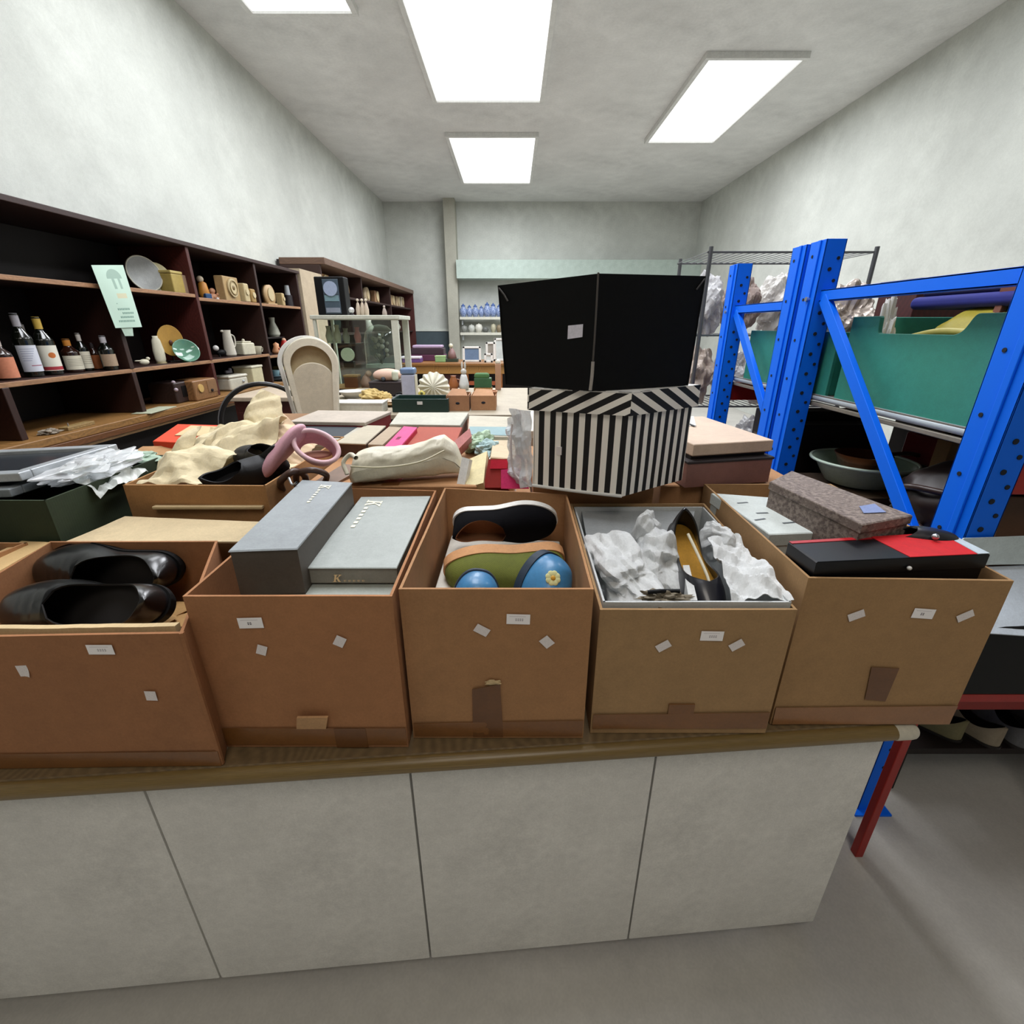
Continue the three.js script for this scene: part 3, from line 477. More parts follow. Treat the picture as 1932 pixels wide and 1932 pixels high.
// ---------- stacked shoe boxes right of the striped box ----------
const nearQ = [[0.314, -1.099], [0.741, -1.303], [0.722, -1.701], [0.492, -1.649]];
shoeBox('shoe_box', 'beige shoe box lid on top of the stack right of the striped box', [[.50, -1.26], [.748, -1.317], [.69, -1.70], [.42, -1.62]], 1.165, 1.20, { body: mat('#b88f70', { r: .6 }), lid: mat('#d6bca4', { r: .6 }), lidH: .033 });
{
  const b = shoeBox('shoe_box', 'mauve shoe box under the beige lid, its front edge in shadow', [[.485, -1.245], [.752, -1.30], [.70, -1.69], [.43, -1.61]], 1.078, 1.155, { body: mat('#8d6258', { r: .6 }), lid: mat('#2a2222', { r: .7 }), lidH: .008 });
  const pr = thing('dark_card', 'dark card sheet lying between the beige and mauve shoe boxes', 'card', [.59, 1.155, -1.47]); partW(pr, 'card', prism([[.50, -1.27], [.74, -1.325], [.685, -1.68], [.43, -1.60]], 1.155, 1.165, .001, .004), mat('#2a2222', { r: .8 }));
  const lf = thing('leaflet', 'white leaflet with a dark stripe on the beige shoe box', 'paper', [.585, 1.2, -1.58]); partW(lf, 'sheet', panel([.53, 1.202, -1.50], [.60, 1.202, -1.52], [.65, 1.203, -1.68], [.54, 1.203, -1.655], .001, { amp: .001 }), M.white); partW(lf, 'stripe', panel([.585, 1.2035, -1.50], [.595, 1.2035, -1.50], [.575, 1.2045, -1.63], [.565, 1.2045, -1.63], .0005), M.black);
}

// ---------- green box with wrapped frames, at the left ----------
{
  const t = carton('dark green carton at the left holding plastic wrapped frames', [[-1.62, -.955], [-1.012, -.95], [-1.02, -1.34], [-1.62, -1.34]], 1.15, M.darkGreen);
  t.name = numbered('green_carton');
  const ins = thing('cardboard_carton', 'inner carton under the plastic wrapped frames', 'carton', [-1.32, T0 + .006, -1.15]); partW(ins, 'box_body', prism([[-1.59, -.98], [-1.04, -.975], [-1.045, -1.31], [-1.59, -1.31]], T0 + .006, 1.10), M.darkGreen);
  const fr = (label, x0, x1, z0, z1, y, tilt, m, inner) => { const o = thing('wrapped_picture', label, 'picture frame', [(x0 + x1) / 2, y, (z0 + z1) / 2]); const w = x1 - x0, d = z1 - z0;
    part(o, 'frame', [bx(w, .02, .03, 0, .01, -d / 2 + .015), bx(w, .02, .03, 0, .01, d / 2 - .015), bx(.03, .02, d - .06, -w / 2 + .015, .01, 0), bx(.03, .02, d - .06, w / 2 - .015, .01, 0)], m); part(o, 'picture', bx(w - .06, .006, d - .06, 0, .008, 0), inner); o.rotation.z = tilt; return o; };
  fr('silver grey frame with a dark picture, lying on the green carton', -1.60, -1.10, -1.28, -1.0, 1.165, .05, mat('#c3c8cc', { r: .3, m: .3 }), mat('#2b3036', { r: .25 }));
  fr('grey frame underneath in the green carton', -1.60, -1.12, -1.31, -.985, 1.135, .04, mat('#aab0b4', { r: .35, m: .3 }), mat('#6a6f74', { r: .4 }));
  const y = thing('yellow_card', 'yellow card lying in the silver frame on the green carton', 'card', [-1.50, 1.182, -1.18]); part(y, 'card', bx(.18, .004, .06, 0, .002, 0), mat('#d9a62e', { r: .5 }));
  const pl = thing('plastic_wrap', 'clear crumpled plastic wrap hanging over the corner of the green carton', 'plastic', [-1.06, 1.155, -1.16]);
  part(pl, 'sheet', crumple(.055, .022, .11, 17, .35, 2, 14).translate(.0, .018, .01), M.plastic); part(pl, 'fold', panel([.072, -.03, .10], [.072, -.02, -.06], [-.02, .028, -.08], [-.03, .028, .10], .001, { nu: 16, nv: 10, amp: .012, freq: 20, ridge: true }), mat('#d7dbd6', { r: .3 }));
  const mn = thing('mint_paper', 'pale mint paper at the back corner of the green carton', 'paper', [-1.10, 1.14, -1.32]); part(mn, 'sheet', crumple(.06, .02, .05, 13, .4, 2, 8), mat('#a9c0ac', { r: .7 }));
}
// ---------- carton with tissue, black shoe and pink slipper ----------
{
  const q = [[-.97, -1.107], [-.612, -1.10], [-.603, -1.66], [-1.0, -1.70]];
  const t = carton('open brown carton full of beige tissue paper, in the second row', q, 1.134, mat('#ba8a58', { r: .85, bump: 'flute', bs: .0003 }));
  partW(t, 'front_flap', bb(-.90, -.625, 1.075, 1.083, -1.102, -1.088, .002), M.cardLight);
  const ins = thing('cardboard_carton', 'inner carton under the beige tissue paper', 'carton', [-.79, T0 + .006, -1.4]); partW(ins, 'box_body', prism([[-.95, -1.13], [-.63, -1.125], [-.625, -1.64], [-.975, -1.67]], T0 + .006, 1.06), M.card2);
  const tis = (label, c, r, sd, am = .32, rot = 0) => { const o = thing('tissue_paper', label, 'paper', c, rot); part(o, 'sheet', crumple(...r, sd, am * .8, 2.5, 26, .2), M.beigeTissue); };
  const sh = (label, a, b, c2, d, sd, am = .020, col = M.beigeTissue) => { const o = thing('tissue_paper', label, 'paper', a.map((v, i) => (v + c2[i]) / 2)); partW(o, 'sheet', panel(a, b, c2, d, .0015, { nu: 44, nv: 44, amp: am, freq: 8, ridge: true, seed: sd, crease: .25, bulge: .03 }), col); };
  sh('beige tissue sheet fanned over the front left corner of the tissue carton', [-.955, 1.115, -1.135], [-.80, 1.115, -1.135], [-.775, 1.175, -1.31], [-.955, 1.185, -1.30], 51);
  sh('broad beige tissue sheet rising in the middle of the tissue carton', [-.965, 1.13, -1.29], [-.73, 1.11, -1.27], [-.72, 1.235, -1.50], [-.955, 1.215, -1.47], 53, .024);
  sh('tall peak of beige tissue at the back of the tissue carton', [-.875, 1.15, -1.47], [-.72, 1.14, -1.42], [-.765, 1.29, -1.57], [-.815, 1.315, -1.55], 55, .018);
  sh('peach tissue sheet sloping down right of the tall tissue peak', [-.745, 1.10, -1.36], [-.645, 1.09, -1.35], [-.66, 1.13, -1.58], [-.775, 1.25, -1.55], 57, .016, mat('#e8cba6', { r: .85, tr: .1 }));
  sh('small beige tissue corner turned up along the left of the tissue carton', [-.96, 1.15, -1.22], [-.90, 1.14, -1.21], [-.885, 1.235, -1.33], [-.935, 1.22, -1.34], 61, .010);
  tis('flat beige tissue filling the bottom of the tissue carton', [-.80, 1.095, -1.36], [.13, .03, .20], 59, .2);
  const b = shoe(thing('court_shoe', 'black shoe with a pale insole label lying on the beige tissue', 'shoe'), { L: .185, W: .078, H: .055, Hh: .055, heel: .02, open: [.03, .55], mUpper: mat('#0b0c12', { r: .6, bump: 'weave' }), mLining: mat('#121218', { r: .8 }), mSole: M.black });
  b.position.set(-.715, 1.108, -1.215); b.rotation.set(.5, .55, .35, 'YZX'); part(b, 'insole_label', bx(.035, .004, .03, -.05, .078, .03, .001).rotateX(.5), mat('#c9cfc4', { r: .6 }), 'pale label');
  const bl = shoe(thing('court_shoe', 'second black shoe half buried behind the labelled one', 'shoe'), { L: .22, W: .085, H: .06, Hh: .07, heel: .03, open: [.03, .55], mUpper: mat('#0b0c12', { r: .6, bump: 'weave' }), mLining: mat('#121218', { r: .8 }), mSole: M.black });
  bl.position.set(-.715, 1.115, -1.30); bl.rotation.set(-.3, 2.6, .1, 'YZX');
  // pink slipper standing over the right wall: a soft tube that opens in a round collar
  const pk = thing('ballet_slipper', 'pink satin slipper standing up over the right wall of the tissue carton', 'shoe', [-.60, 1.10, -1.35]);
  const path = new THREE.CatmullRomCurve3([[-0.688, 1.11, -1.212], [-0.655, 1.145, -1.215], [-0.621, 1.19, -1.233], [-0.592, 1.225, -1.258], [-0.58, 1.225, -1.286]].map(V3)), N = 40, Mm = 28, pos = [], idx = [];
  const fr = path.computeFrenetFrames(N);
  for (let i = 0; i <= N; i++) { const s = i / N, p = path.getPointAt(s), r = (.014 + .026 * Math.sin(Math.min(1, s * 1.25) * Math.PI * .62)) * Math.sqrt(Math.max(.02, 1 - Math.pow(Math.abs(s * 2 - 1), 8))); for (let j = 0; j <= Mm; j++) { const a = j / Mm * 6.2832, k = 1 + .12 * Math.sin(a * 3 + s * 7); pos.push(...p.clone().addScaledVector(fr.normals[i], Math.cos(a) * r * k).addScaledVector(fr.binormals[i], Math.sin(a) * r * k * .55).toArray()); } }
  for (let i = 0; i < N; i++) for (let j = 0; j < Mm; j++) { const e = i * (Mm + 1) + j; idx.push(e, e + 1, e + Mm + 2, e, e + Mm + 2, e + Mm + 1); }
  const g = new THREE.BufferGeometry(); g.setAttribute('position', new THREE.Float32BufferAttribute(pos, 3)); g.setIndex(idx); g.computeVertexNormals(); const pink = mat('#e4aebc', { r: .5 }); partW(pk, 'upper', uvBox(g), pink);
  // heel cup: an open shell whose rim faces up and towards the viewer's right
  const C = V3([-0.529, 1.2, -1.24]), nrm = V(.35, .62, .70).normalize(), ax = V(.88, -.47, 0); ax.addScaledVector(nrm, -ax.dot(nrm)).normalize(); const ay = nrm.clone().cross(ax), cup = (r0, r1, d) => { const q = [], f = []; for (let k = 0; k <= 10; k++) { const s = k / 10; for (let j = 0; j <= 36; j++) { const a = j / 36 * 6.2832, r = r0 + (r1 - r0) * s * s; q.push(...C.clone().addScaledVector(nrm, -d * s).addScaledVector(ax, Math.cos(a) * r * 1.12).addScaledVector(ay, Math.sin(a) * r * .80).toArray()); } } for (let k = 0; k < 10; k++) for (let j = 0; j < 36; j++) { const e = k * 37 + j; f.push(e, e + 37, e + 38, e, e + 38, e + 1); } const h = new THREE.BufferGeometry(); h.setAttribute('position', new THREE.Float32BufferAttribute(q, 3)); h.setIndex(f); h.computeVertexNormals(); return uvBox(h); };
  partW(pk, 'heel_cup', cup(.053, .040, .055), pink); partW(pk, 'collar', tube([...Array(28)].map((_, j) => C.clone().addScaledVector(ax, Math.cos(j / 28 * 6.2832) * .0595).addScaledVector(ay, Math.sin(j / 28 * 6.2832) * .0425)), .0065, 60, 10, true), mat('#eec4cc', { r: .55 }));
  partW(pk, 'insole', new THREE.SphereGeometry(.042, 18, 8).scale(1, .2, .8).translate(C.x - nrm.x * .052, C.y - nrm.y * .052, C.z - nrm.z * .052), mat('#a5715f', { r: .8 }));
  // brown strappy sandal
  const sd = thing('strappy_sandal', 'brown strappy sandal between the tissue carton and the tall boot box', 'shoe', [-.53, 1.086, -1.29]), br = mat('#4a3026', { r: .45, cc: .2 });
  partW(sd, 'strap', tube([[-0.62, 1.09, -1.194], [-0.584, 1.14, -1.131], [-0.555, 1.16, -1.135], [-0.554, 1.13, -1.196], [-0.565, 1.09, -1.217]], .009, 30), br); partW(sd, 'strap', tube([[-0.58, 1.1, -1.196], [-0.551, 1.15, -1.154], [-0.509, 1.16, -1.149], [-0.489, 1.14, -1.177], [-0.516, 1.1, -1.224]], .008, 30), br);
  partW(sd, 'sole', panel([-.565, 1.09, -1.26], [-.50, 1.09, -1.25], [-.45, 1.10, -1.40], [-.53, 1.10, -1.42], .008), mat('#7c6250', { r: .5 })); partW(sd, 'buckle', tube([[-0.556, 1.15, -1.113], [-0.538, 1.14, -1.089], [-0.522, 1.15, -1.079]], .003), M.chrome);
  // cream handbag
  const hb = thing('handbag', 'cream leather handbag lying on its side between the second carton and the pink box', 'bag', [-.30, 1.086, -1.29]), cr = mat('#e2dbc4', { r: .45, bump: 'rough', bs: .001 });
  const L = [-0.459, 1.09, -1.226], R = [-0.138, 1.1, -1.298], n2 = 64, m2_ = 40, hp = [], hi = [];
  const tops = [.055, .085, .092, .092, .090, .090, .092, .098, .108, .112, .085, .03], topAt = s => { const k = s * 11, i = Math.min(10, Math.floor(k)), f = k - i; return tops[i] * (1 - f) + tops[i + 1] * f; };
  for (let i = 0; i <= n2; i++) { const s = i / n2, c = V3(L).lerp(V3(R), s), endf = Math.pow(Math.min(1, Math.min(s, 1 - s) * 14 + .02), .5), hh = topAt(s) / 2 * endf, ww = (.06 - .012 * s) * endf; for (let j = 0; j <= m2_; j++) { const a = j / m2_ * 6.2832, ca = Math.cos(a), sa = Math.sin(a); const lip = sa > .25 && ca > -.2 ? .008 * Math.min(1, (sa - .25) * 9) : 0; let y = Math.sign(sa) * Math.pow(Math.abs(sa), .75) * hh, z = Math.sign(ca) * Math.pow(Math.abs(ca), .6) * ww * (1 - .45 * Math.max(0, sa)); hp.push(c.x, c.y + hh + y + .004 * noise(s * 9, a * 2), c.z - .05 + z + lip + .005 * folds(s * 3, sa, ca, 77, 1.6)); } }
  for (let i = 0; i < n2; i++) for (let j = 0; j < m2_; j++) { const e2 = i * (m2_ + 1) + j; hi.push(e2, e2 + m2_ + 2, e2 + 1, e2, e2 + m2_ + 1, e2 + m2_ + 2); }
  const hg = new THREE.BufferGeometry(); hg.setAttribute('position', new THREE.Float32BufferAttribute(hp, 3)); hg.setIndex(hi); hg.computeVertexNormals(); partW(hb, 'body', uvBox(hg), cr);
  partW(hb, 'seam', tube([[-0.423, 1.16, -1.183], [-0.334, 1.165, -1.156], [-0.245, 1.17, -1.188], [-0.186, 1.185, -1.253]], .0024), mat('#c8bf9f', { r: .5 }));
  partW(hb, 'strap', tube([[-0.445, 1.13, -1.21], [-0.456, 1.16, -1.224], [-0.437, 1.18, -1.227], [-0.41, 1.18, -1.194]], .006), cr);
}
// ---------- boxes and papers behind the second row ----------
const P = (h, o = {}) => mat(h, { r: .85, ...o });
{
  const o = shoeBox('shoe_box', 'orange red shoe box left of the beige tissue', [[-1.289, -1.651], [-1.05, -1.602], [-1.211, -1.943], [-1.409, -1.966]], 1.052, 1.12, { body: P('#a8200f'), lid: P('#e04a28'), lidH: .03 });
  partW(o, 'lid_panel', prism([[-1.265, -1.734], [-1.115, -1.716], [-1.188, -1.894], [-1.321, -1.916]], 1.1205, 1.124, .001), M.cardLight, 'tan card lying on the lid');
  const c = thing('cardboard_flap', 'loose brown carton flap between the green carton and the orange box', 'cardboard', [-1.18, 1.06, -1.50]); partW(c, 'sheet', panel([-1.314, 1.09, -1.543], [-1.181, 1.08, -1.539], [-1.209, 1.1, -1.686], [-1.298, 1.11, -1.612], .005, { amp: .004 }), M.card); partW(c, 'crease', panel([-1.324, 1.05, -1.579], [-1.216, 1.05, -1.553], [-1.202, 1.08, -1.56], [-1.279, 1.085, -1.548], .005), M.card2);
  const su = thing('cardboard_carton', 'low carton under the loose brown flap', 'carton', [-1.2, T0, -1.46]); partW(su, 'box_body', prism([[-1.28, -1.37], [-1.04, -1.37], [-1.04, -1.56], [-1.28, -1.56]], T0, 1.045), M.card2);
  shoeBox('shoe_box', 'dark grey shoe box with white lid edges behind the pink slipper', [[-0.953, -1.667], [-0.581, -1.624], [-0.58, -1.937], [-1.03, -1.949]], 1.062, 1.13, { body: P('#b3aea2'), lid: P('#b8b3a6'), lidH: .03, top: P('#3d4248'), topIn: .03 });
  shoeBox('shoe_box', 'long maroon shoe box with a pale lid behind the grey one', [[-0.89, -1.866], [-0.581, -1.843], [-0.54, -2.105], [-0.878, -2.134]], 1.062, 1.15, { body: P('#8a2f34'), lid: P('#bcb0a2'), lidH: .014 });
  shoeBox('shoe_box', 'brown shoe box left of the long maroon one', [[-1.088, -1.862], [-0.901, -1.862], [-0.893, -2.109], [-1.155, -2.109]], 1.062, 1.14, { body: P('#7a5638'), lid: P('#8f6a48'), lidH: .02 });
  shoeBox('shoe_box', 'white topped shoe box with a ribbed brown end', [[-0.602, -1.562], [-0.493, -1.546], [-0.502, -1.856], [-0.586, -1.866]], 1.087, 1.135, { body: mat('#5a4032', { r: .7, bump: 'flute', bs: .002 }), lid: P('#beb49f'), lidH: .006 });
  shoeBox('shoe_box', 'cream and black edged shoe box beside the ribbed brown one', [[-0.49, -1.56], [-0.437, -1.552], [-0.438, -1.849], [-0.492, -1.87]], 1.057, 1.13, { body: P('#2c2422'), lid: P('#b09c84'), lidH: .012 });
  const h = shoeBox('shoe_box', 'bright pink narrow shoe box standing on its edge', [[-0.395, -1.373], [-0.346, -1.347], [-0.351, -1.724], [-0.405, -1.744]], 1.06, 1.155, { body: P('#c8203c'), lid: P('#f0568e'), lidH: .006 });
  partW(h, 'print', bb(...(() => { const c = [-0.379, 1.156, -1.541]; return [c[0] - .006, c[0] + .006, 1.155, 1.1558, c[2] - .02, c[2] + .02]; })()), P('#7c2244'), 'dark mark on the pink lid');
  shoeBox('shoe_box', 'rusty red shoe box right of the bright pink one', [[-0.356, -1.509], [-0.19, -1.524], [-0.195, -1.824], [-0.368, -1.834]], 1.057, 1.135, { body: P('#8c2a22'), lid: P('#a8503e'), lidH: .02 });
  shoeBox('shoe_box', 'long pale grey shoe box behind the pink and red ones', [[-0.489, -1.862], [-0.205, -1.841], [-0.197, -2.136], [-0.515, -2.136]], 1.058, 1.14, { body: P('#c79c8c'), lid: P('#bfbcae'), lidH: .02 });
  const tl = shoeBox('shoe_box', 'white and teal shoe box behind the crumpled paper', [[-0.163, -1.693], [0.004, -1.675], [0.005, -2.085], [-0.193, -2.112]], 1.062, 1.13, { body: P('#7c979c'), lid: P('#c2baa8'), lidH: .02 });
  partW(tl, 'lid_panel', prism([[-0.16, -1.707], [0, -1.688], [0.002, -1.844], [-0.169, -1.854]], 1.1305, 1.132, .0005), P('#8fa9ac'), 'teal strip of the lid');
  shoeBox('shoe_box', 'pale shoe box behind the black and striped boxes', [[.02, -1.78], [.34, -1.78], [.34, -2.25], [.02, -2.25]], 1.062, 1.13, { body: P('#c9beb0'), lid: P('#d9d2c6') });
  const rc = thing('shoe_box', 'rose shoe box end tilted beside the cream handbag', 'box', [-0.187, 1.11, -1.552]); partW(rc, 'box_body', panel([-0.213, 1.132, -1.52], [-0.192, 1.112, -1.5], [-0.136, 1.159, -1.56], [-0.144, 1.18, -1.58], .05, { nu: 4, nv: 4 }), P('#d48f8c'));
  const cp = (label, c, r, sd, m) => { const o2 = thing('crumpled_paper', label, 'paper', c); part(o2, 'sheet', crumple(...r, sd, .4, 1.8, 12, .3), m); };
  cp('crumpled mint green paper behind the rose box', [-0.116, 1.11, -1.644], [.05, .035, .06], 61, P('#b9d2b4')); cp('crumpled pale blue paper beside the mint green one', [-0.084, 1.11, -1.566], [.04, .03, .05], 63, P('#b4cfcf'));
  const st = thing('paper_pack', 'tan patterned paper pack behind the red box', 'paper', [-0.033, 1.1, -1.591]); partW(st, 'sheet', prism([[-0.066, -1.374], [0.009, -1.349], [0.017, -1.602], [-0.066, -1.602]], 1.1, 1.135, .003), mat('#cbb592', { r: .7, bump: 'rough', bs: .003 })); partW(st, 'edge', prism([[-0.074, -1.44], [0.013, -1.416], [0.019, -1.686], [-0.078, -1.686]], 1.096, 1.1, .001), M.white);
  const cb = thing('card_box', 'cream card box leaning between handbag and red box', 'box', [-.10, 1.051, -1.26]); partW(cb, 'box_body', panel([-0.135, 1.077, -1.25], [-0.081, 1.09, -1.26], [-0.074, 1.157, -1.36], [-0.125, 1.138, -1.34], .03, { nu: 4, nv: 4 }), P('#f6e8b8')); partW(cb, 'end_panel', panel([-0.16, 1.072, -1.26], [-0.136, 1.077, -1.254], [-0.12, 1.151, -1.289], [-0.142, 1.156, -1.295], .02, { nu: 3, nv: 3 }), M.white);
  const rb = thing('card_box', 'dark red card box behind the hot pink card', 'box', [-.03, 1.051, -1.28]); partW(rb, 'box_body', panel([-0.082, 1.07, -1.275], [-0.015, 1.074, -1.265], [-0.012, 1.146, -1.31], [-0.068, 1.144, -1.315], .05, { nu: 4, nv: 4 }), P('#a02a24')); partW(rb, 'front_label', panel([-0.064, 1.121, -1.295], [-0.014, 1.123, -1.289], [-0.012, 1.145, -1.302], [-0.061, 1.144, -1.306], .003), P('#cf1836'));
  const pc = thing('gift_card', 'hot pink card standing against the red box', 'card', [.02, 1.051, -1.25]); partW(pc, 'sheet', panel([-0.031, 1.075, -1.252], [0.048, 1.077, -1.245], [0.028, 1.132, -1.268], [-0.031, 1.125, -1.272], .004, { amp: .001 }), P('#ee3a7c'));
  const pb = thing('plastic_bag', 'clear plastic bag sagging down the left side of the striped box', 'bag', [.03, 1.10, -1.27]);
  partW(pb, 'sheet', panel([0.028, 1.087, -1.226], [0.055, 1.097, -1.205], [0.049, 1.299, -1.215], [-0.006, 1.297, -1.27], .001, { nu: 16, nv: 40, amp: .010, freq: 16, ridge: true, seed: 5, crease: .3 }), M.plastic); partW(pb, 'fold', panel([-0.006, 1.096, -1.27], [0.035, 1.084, -1.23], [0.025, 1.287, -1.25], [-0.015, 1.263, -1.3], .001, { nu: 12, nv: 30, amp: .009, freq: 18, ridge: true, seed: 8, crease: .3 }), M.plastic);
  partW(pb, 'edge_roll', tube([[0, 1.256, -1.26], [-0.003, 1.186, -1.25], [0.009, 1.121, -1.24], [0.049, 1.095, -1.21]], .003), mat('#e6dcdc', { r: .3 }));
}

// ---------- wooden shelving on the left wall ----------
const SX = -2.45, SB = -2.95;                            // front and back of the shelves
{
  const t = thing('wall_shelf_unit', 'dark wooden wall shelves with a lighter counter, nearest on the left', 'shelving', [-2.7, 0, -3.6]), z0 = -1.5, z1 = -5.92;
  partW(t, 'back_panel', bb(SB - .03, SB, 0, 2.06, z1, z0), M.woodDark);
  partW(t, 'base_cabinet', bb(SB, -2.52, 0, .92, z1, z0), mat('#1c1210', { r: .7, tex: 'grain' }));
  partW(t, 'counter_top', bb(SB, -2.375, .93, .972, z1 + .9, z0, .006), M.woodGold); partW(t, 'counter_edge', bb(-2.40, -2.37, .895, .93, z1 + .9, z0, .004), mat('#7a4a22', { r: .5, tex: 'grainZ' }));
  partW(t, 'counter_edge', bb(-2.41, -2.385, .875, .895, z1 + .9, z0, .004), mat('#c49a6a', { r: .5, tex: 'grainZ' }));
  for (const [y, a, b] of [[1.25, -1.5, -3.13], [1.25, -3.13, -3.98], [1.25, -3.98, -4.96], [1.23, -4.96, -5.92], [1.735, -1.5, -4.0], [1.715, -4.0, -5.92]]) { const s = part(t, 'shelf', bb(SB, SX, y - .022, y, b, a, .003).translate(2.7, 0, 3.6), M.wood); part(s, 'edge_lip', bb(SX - .004, SX + .008, y - .024, y + .001, b, a, .003).translate(2.7, 0, 3.6), mat('#b98a64', { r: .5, tex: 'grainZ' })); }
  for (const [z, ya, yb] of [[-2.31, .972, 1.228], [-3.13, .972, 1.228], [-3.98, .972, 1.228], [-4.93, .972, 1.228], [-3.13, 1.25, 1.713], [-3.98, 1.25, 2.06], [-4.96, 1.25, 2.06], [-1.52, .972, 2.06], [-5.9, 0, 2.06]]) partW(t, 'divider', bb(SB, SX + .012, ya, yb, z - .018, z + .018, .004), z === -3.98 ? M.woodRed : M.wood);
  partW(t, 'top_board', bb(SB - .03, SX + .03, 2.06, 2.09, z1 - .02, z0, .004), M.wood);
}
// bottles: body, shoulder and neck in one lathe, label wrapped round, cap
function bottle(label, p, h, r, glass, lab, cap, o = {}) {
  const t = thing('wine_bottle', label, 'bottle', p, o.turn ?? 1.1, o.group || 'bottles on the left wall shelf'), nr = r * .36;
  part(t, 'body', lathe([[0, .001], [r * .9, 0], [r, .006], [r, h * .58], [r * .93, h * .64], [nr * 1.3, h * .76], [nr, h * .8], [nr, h * .975], [nr * 1.25, h * .978], [nr * 1.25, h], [0, h]]), glass);
  part(t, 'label', new THREE.CylinderGeometry(r + .0012, r + .0012, h * (o.lh ?? .4), 24, 1, true, -1.3, 2.6).translate(0, h * (o.ly ?? .3), 0), lab);
  part(t, 'cap', lathe([[nr * 1.12, h * .8], [nr * 1.15, h * .99], [nr, h * 1.006], [0, h * 1.006]]), cap);
  if (o.neck) part(t, 'neck_label', new THREE.CylinderGeometry(r * .62, r * .95, h * .1, 20, 1, true, -1, 2).translate(0, h * .67, 0), o.neck);
  return t;
}
const gDark = mat('#0c0f0a', { r: .12, tex: 'none', cc: .6 }), gBrown = mat('#2a140c', { r: .12, tex: 'none', cc: .6 });
const labTex = (key, draw) => mat2('bl' + key, { map: labelTex('bl' + key, draw, 128, 160), roughness: .6 });
const labA = labTex('a', (g, w, h) => { g.fillStyle = '#cdd0da'; g.fillRect(0, 0, w, h); g.fillStyle = '#9aa0b4'; for (let i = 0; i < 6; i++) g.fillRect(20, 20 + i * 14, 70 - i * 6, 4); g.fillStyle = '#a06a78'; g.fillRect(50, 120, 60, 6); });
const labB = labTex('b', (g, w, h) => { g.fillStyle = '#e2dfcf'; g.fillRect(0, 0, w, h); g.fillStyle = '#c06a2c'; g.beginPath(); g.arc(66, 62, 18, 0, 7); g.fill(); g.fillStyle = '#a8323a'; g.fillRect(0, 134, w, 22); });
const labC = labTex('c', (g, w, h) => { g.fillStyle = '#d8d2bd'; g.fillRect(0, 0, w, h); g.fillStyle = '#8a8470'; for (let i = 0; i < 5; i++) g.fillRect(24, 40 + i * 18, 80, 4); });
const sY = 1.25, at0 = p => [p[0], sY, p[2]];
bottle('wine bottle with a silver cap and a pale blue white label', at0([-2.58, 1.288, -2.62]), .315, .042, gDark, labA, mat('#a9a6ac', { r: .4 }), { neck: M.white, lh: .42 });
bottle('wine bottle with a yellow cap and a white label showing an orange picture', at0([-2.58, 1.278, -2.735]), .30, .044, gDark, labB, mat('#c9a84c', { r: .4 }), { neck: M.white, lh: .44 });
bottle('bottle with a salmon orange label at the left end of the bottle shelf', at0([-2.56, 1.282, -2.462]), .20, .042, gBrown, mat('#d98a68', { r: .6 }), mat('#b9aca4', { r: .5 }), { lh: .5 });
bottle('squat dark bottle with an orange cap and a white label', at0([-2.6, 1.281, -2.896]), .185, .045, gBrown, labC, mat('#c9822e', { r: .5 }), { lh: .42 });
bottle('slim bottle with a silver neck and a cream label', at0([-2.6, 1.274, -2.986]), .215, .03, gDark, labC, mat('#c6bfb6', { r: .4 }), { lh: .45 });
bottle('small bottle with a rust orange label', at0([-2.61, 1.273, -3.073]), .16, .028, gBrown, mat('#a35a2c', { r: .6 }), mat('#2a2020', { r: .5 }), { lh: .5 });
bottle('dark bottle with a broad tan label beside the upright', at0([-2.505, 1.279, -3.044]), .20, .04, gDark, mat('#b39a80', { r: .6 }), mat('#c8c4c8', { r: .4 }), { lh: .35 });
bottle('dark tall bottle at the back of the bottle shelf', [-2.80, sY, -2.86], .27, .04, gDark, mat('#1c1a18', { r: .6 }), mat('#d6cfc8', { r: .5 }), {});
bottle('black bottle behind the white labelled pair', [-2.78, sY, -2.62], .26, .04, gDark, mat('#22201c', { r: .6 }), M.black, {});
// hanging notice
{
  const signT = labelTex('sign', (g, w, h) => { g.fillStyle = '#b9d2c2'; g.fillRect(0, 0, w, h); g.fillStyle = '#93ac9e'; g.beginPath(); g.arc(w * .55, 90, 64, Math.PI, 0); g.fill(); g.fillRect(w * .42, 90, 22, 70); g.fillRect(w * .62, 90, 22, 70); g.fillStyle = '#c6c3a4'; g.fillRect(w * .4, 190, 90, 34); g.fillStyle = '#64867a'; for (const [x, y, l] of [[.28, 292, .5], [.4, 320, .45], [.3, 348, .55], [.2, 376, .65]]) for (let i = 0; i < l * 16; i++) g.fillRect(w * x + i * 14, y, 9, 14); g.fillRect(w * .3, 256, 6, 6); }, 256, 430);
  const t = thing('paper_notice', 'pale green printed notice hanging from the shelf edge', 'sign', [-2.40, 1.35, -2.95]);
  partW(t, 'sheet', panel([-2.4, 1.494, -3.038], [-2.4, 1.5, -3.258], [-2.41, 1.857, -3.253], [-2.41, 1.83, -3.007], .0012, { unit: true, nu: 8, nv: 12, bulge: .012 }), mat2('sign', { map: signT, roughness: .7 }));
  partW(t, 'tab', panel([-2.405, 1.448, -3.101], [-2.405, 1.447, -3.171], [-2.405, 1.497, -3.182], [-2.405, 1.497, -3.087], .001), mat('#b3c9b8', { r: .7 }));
}
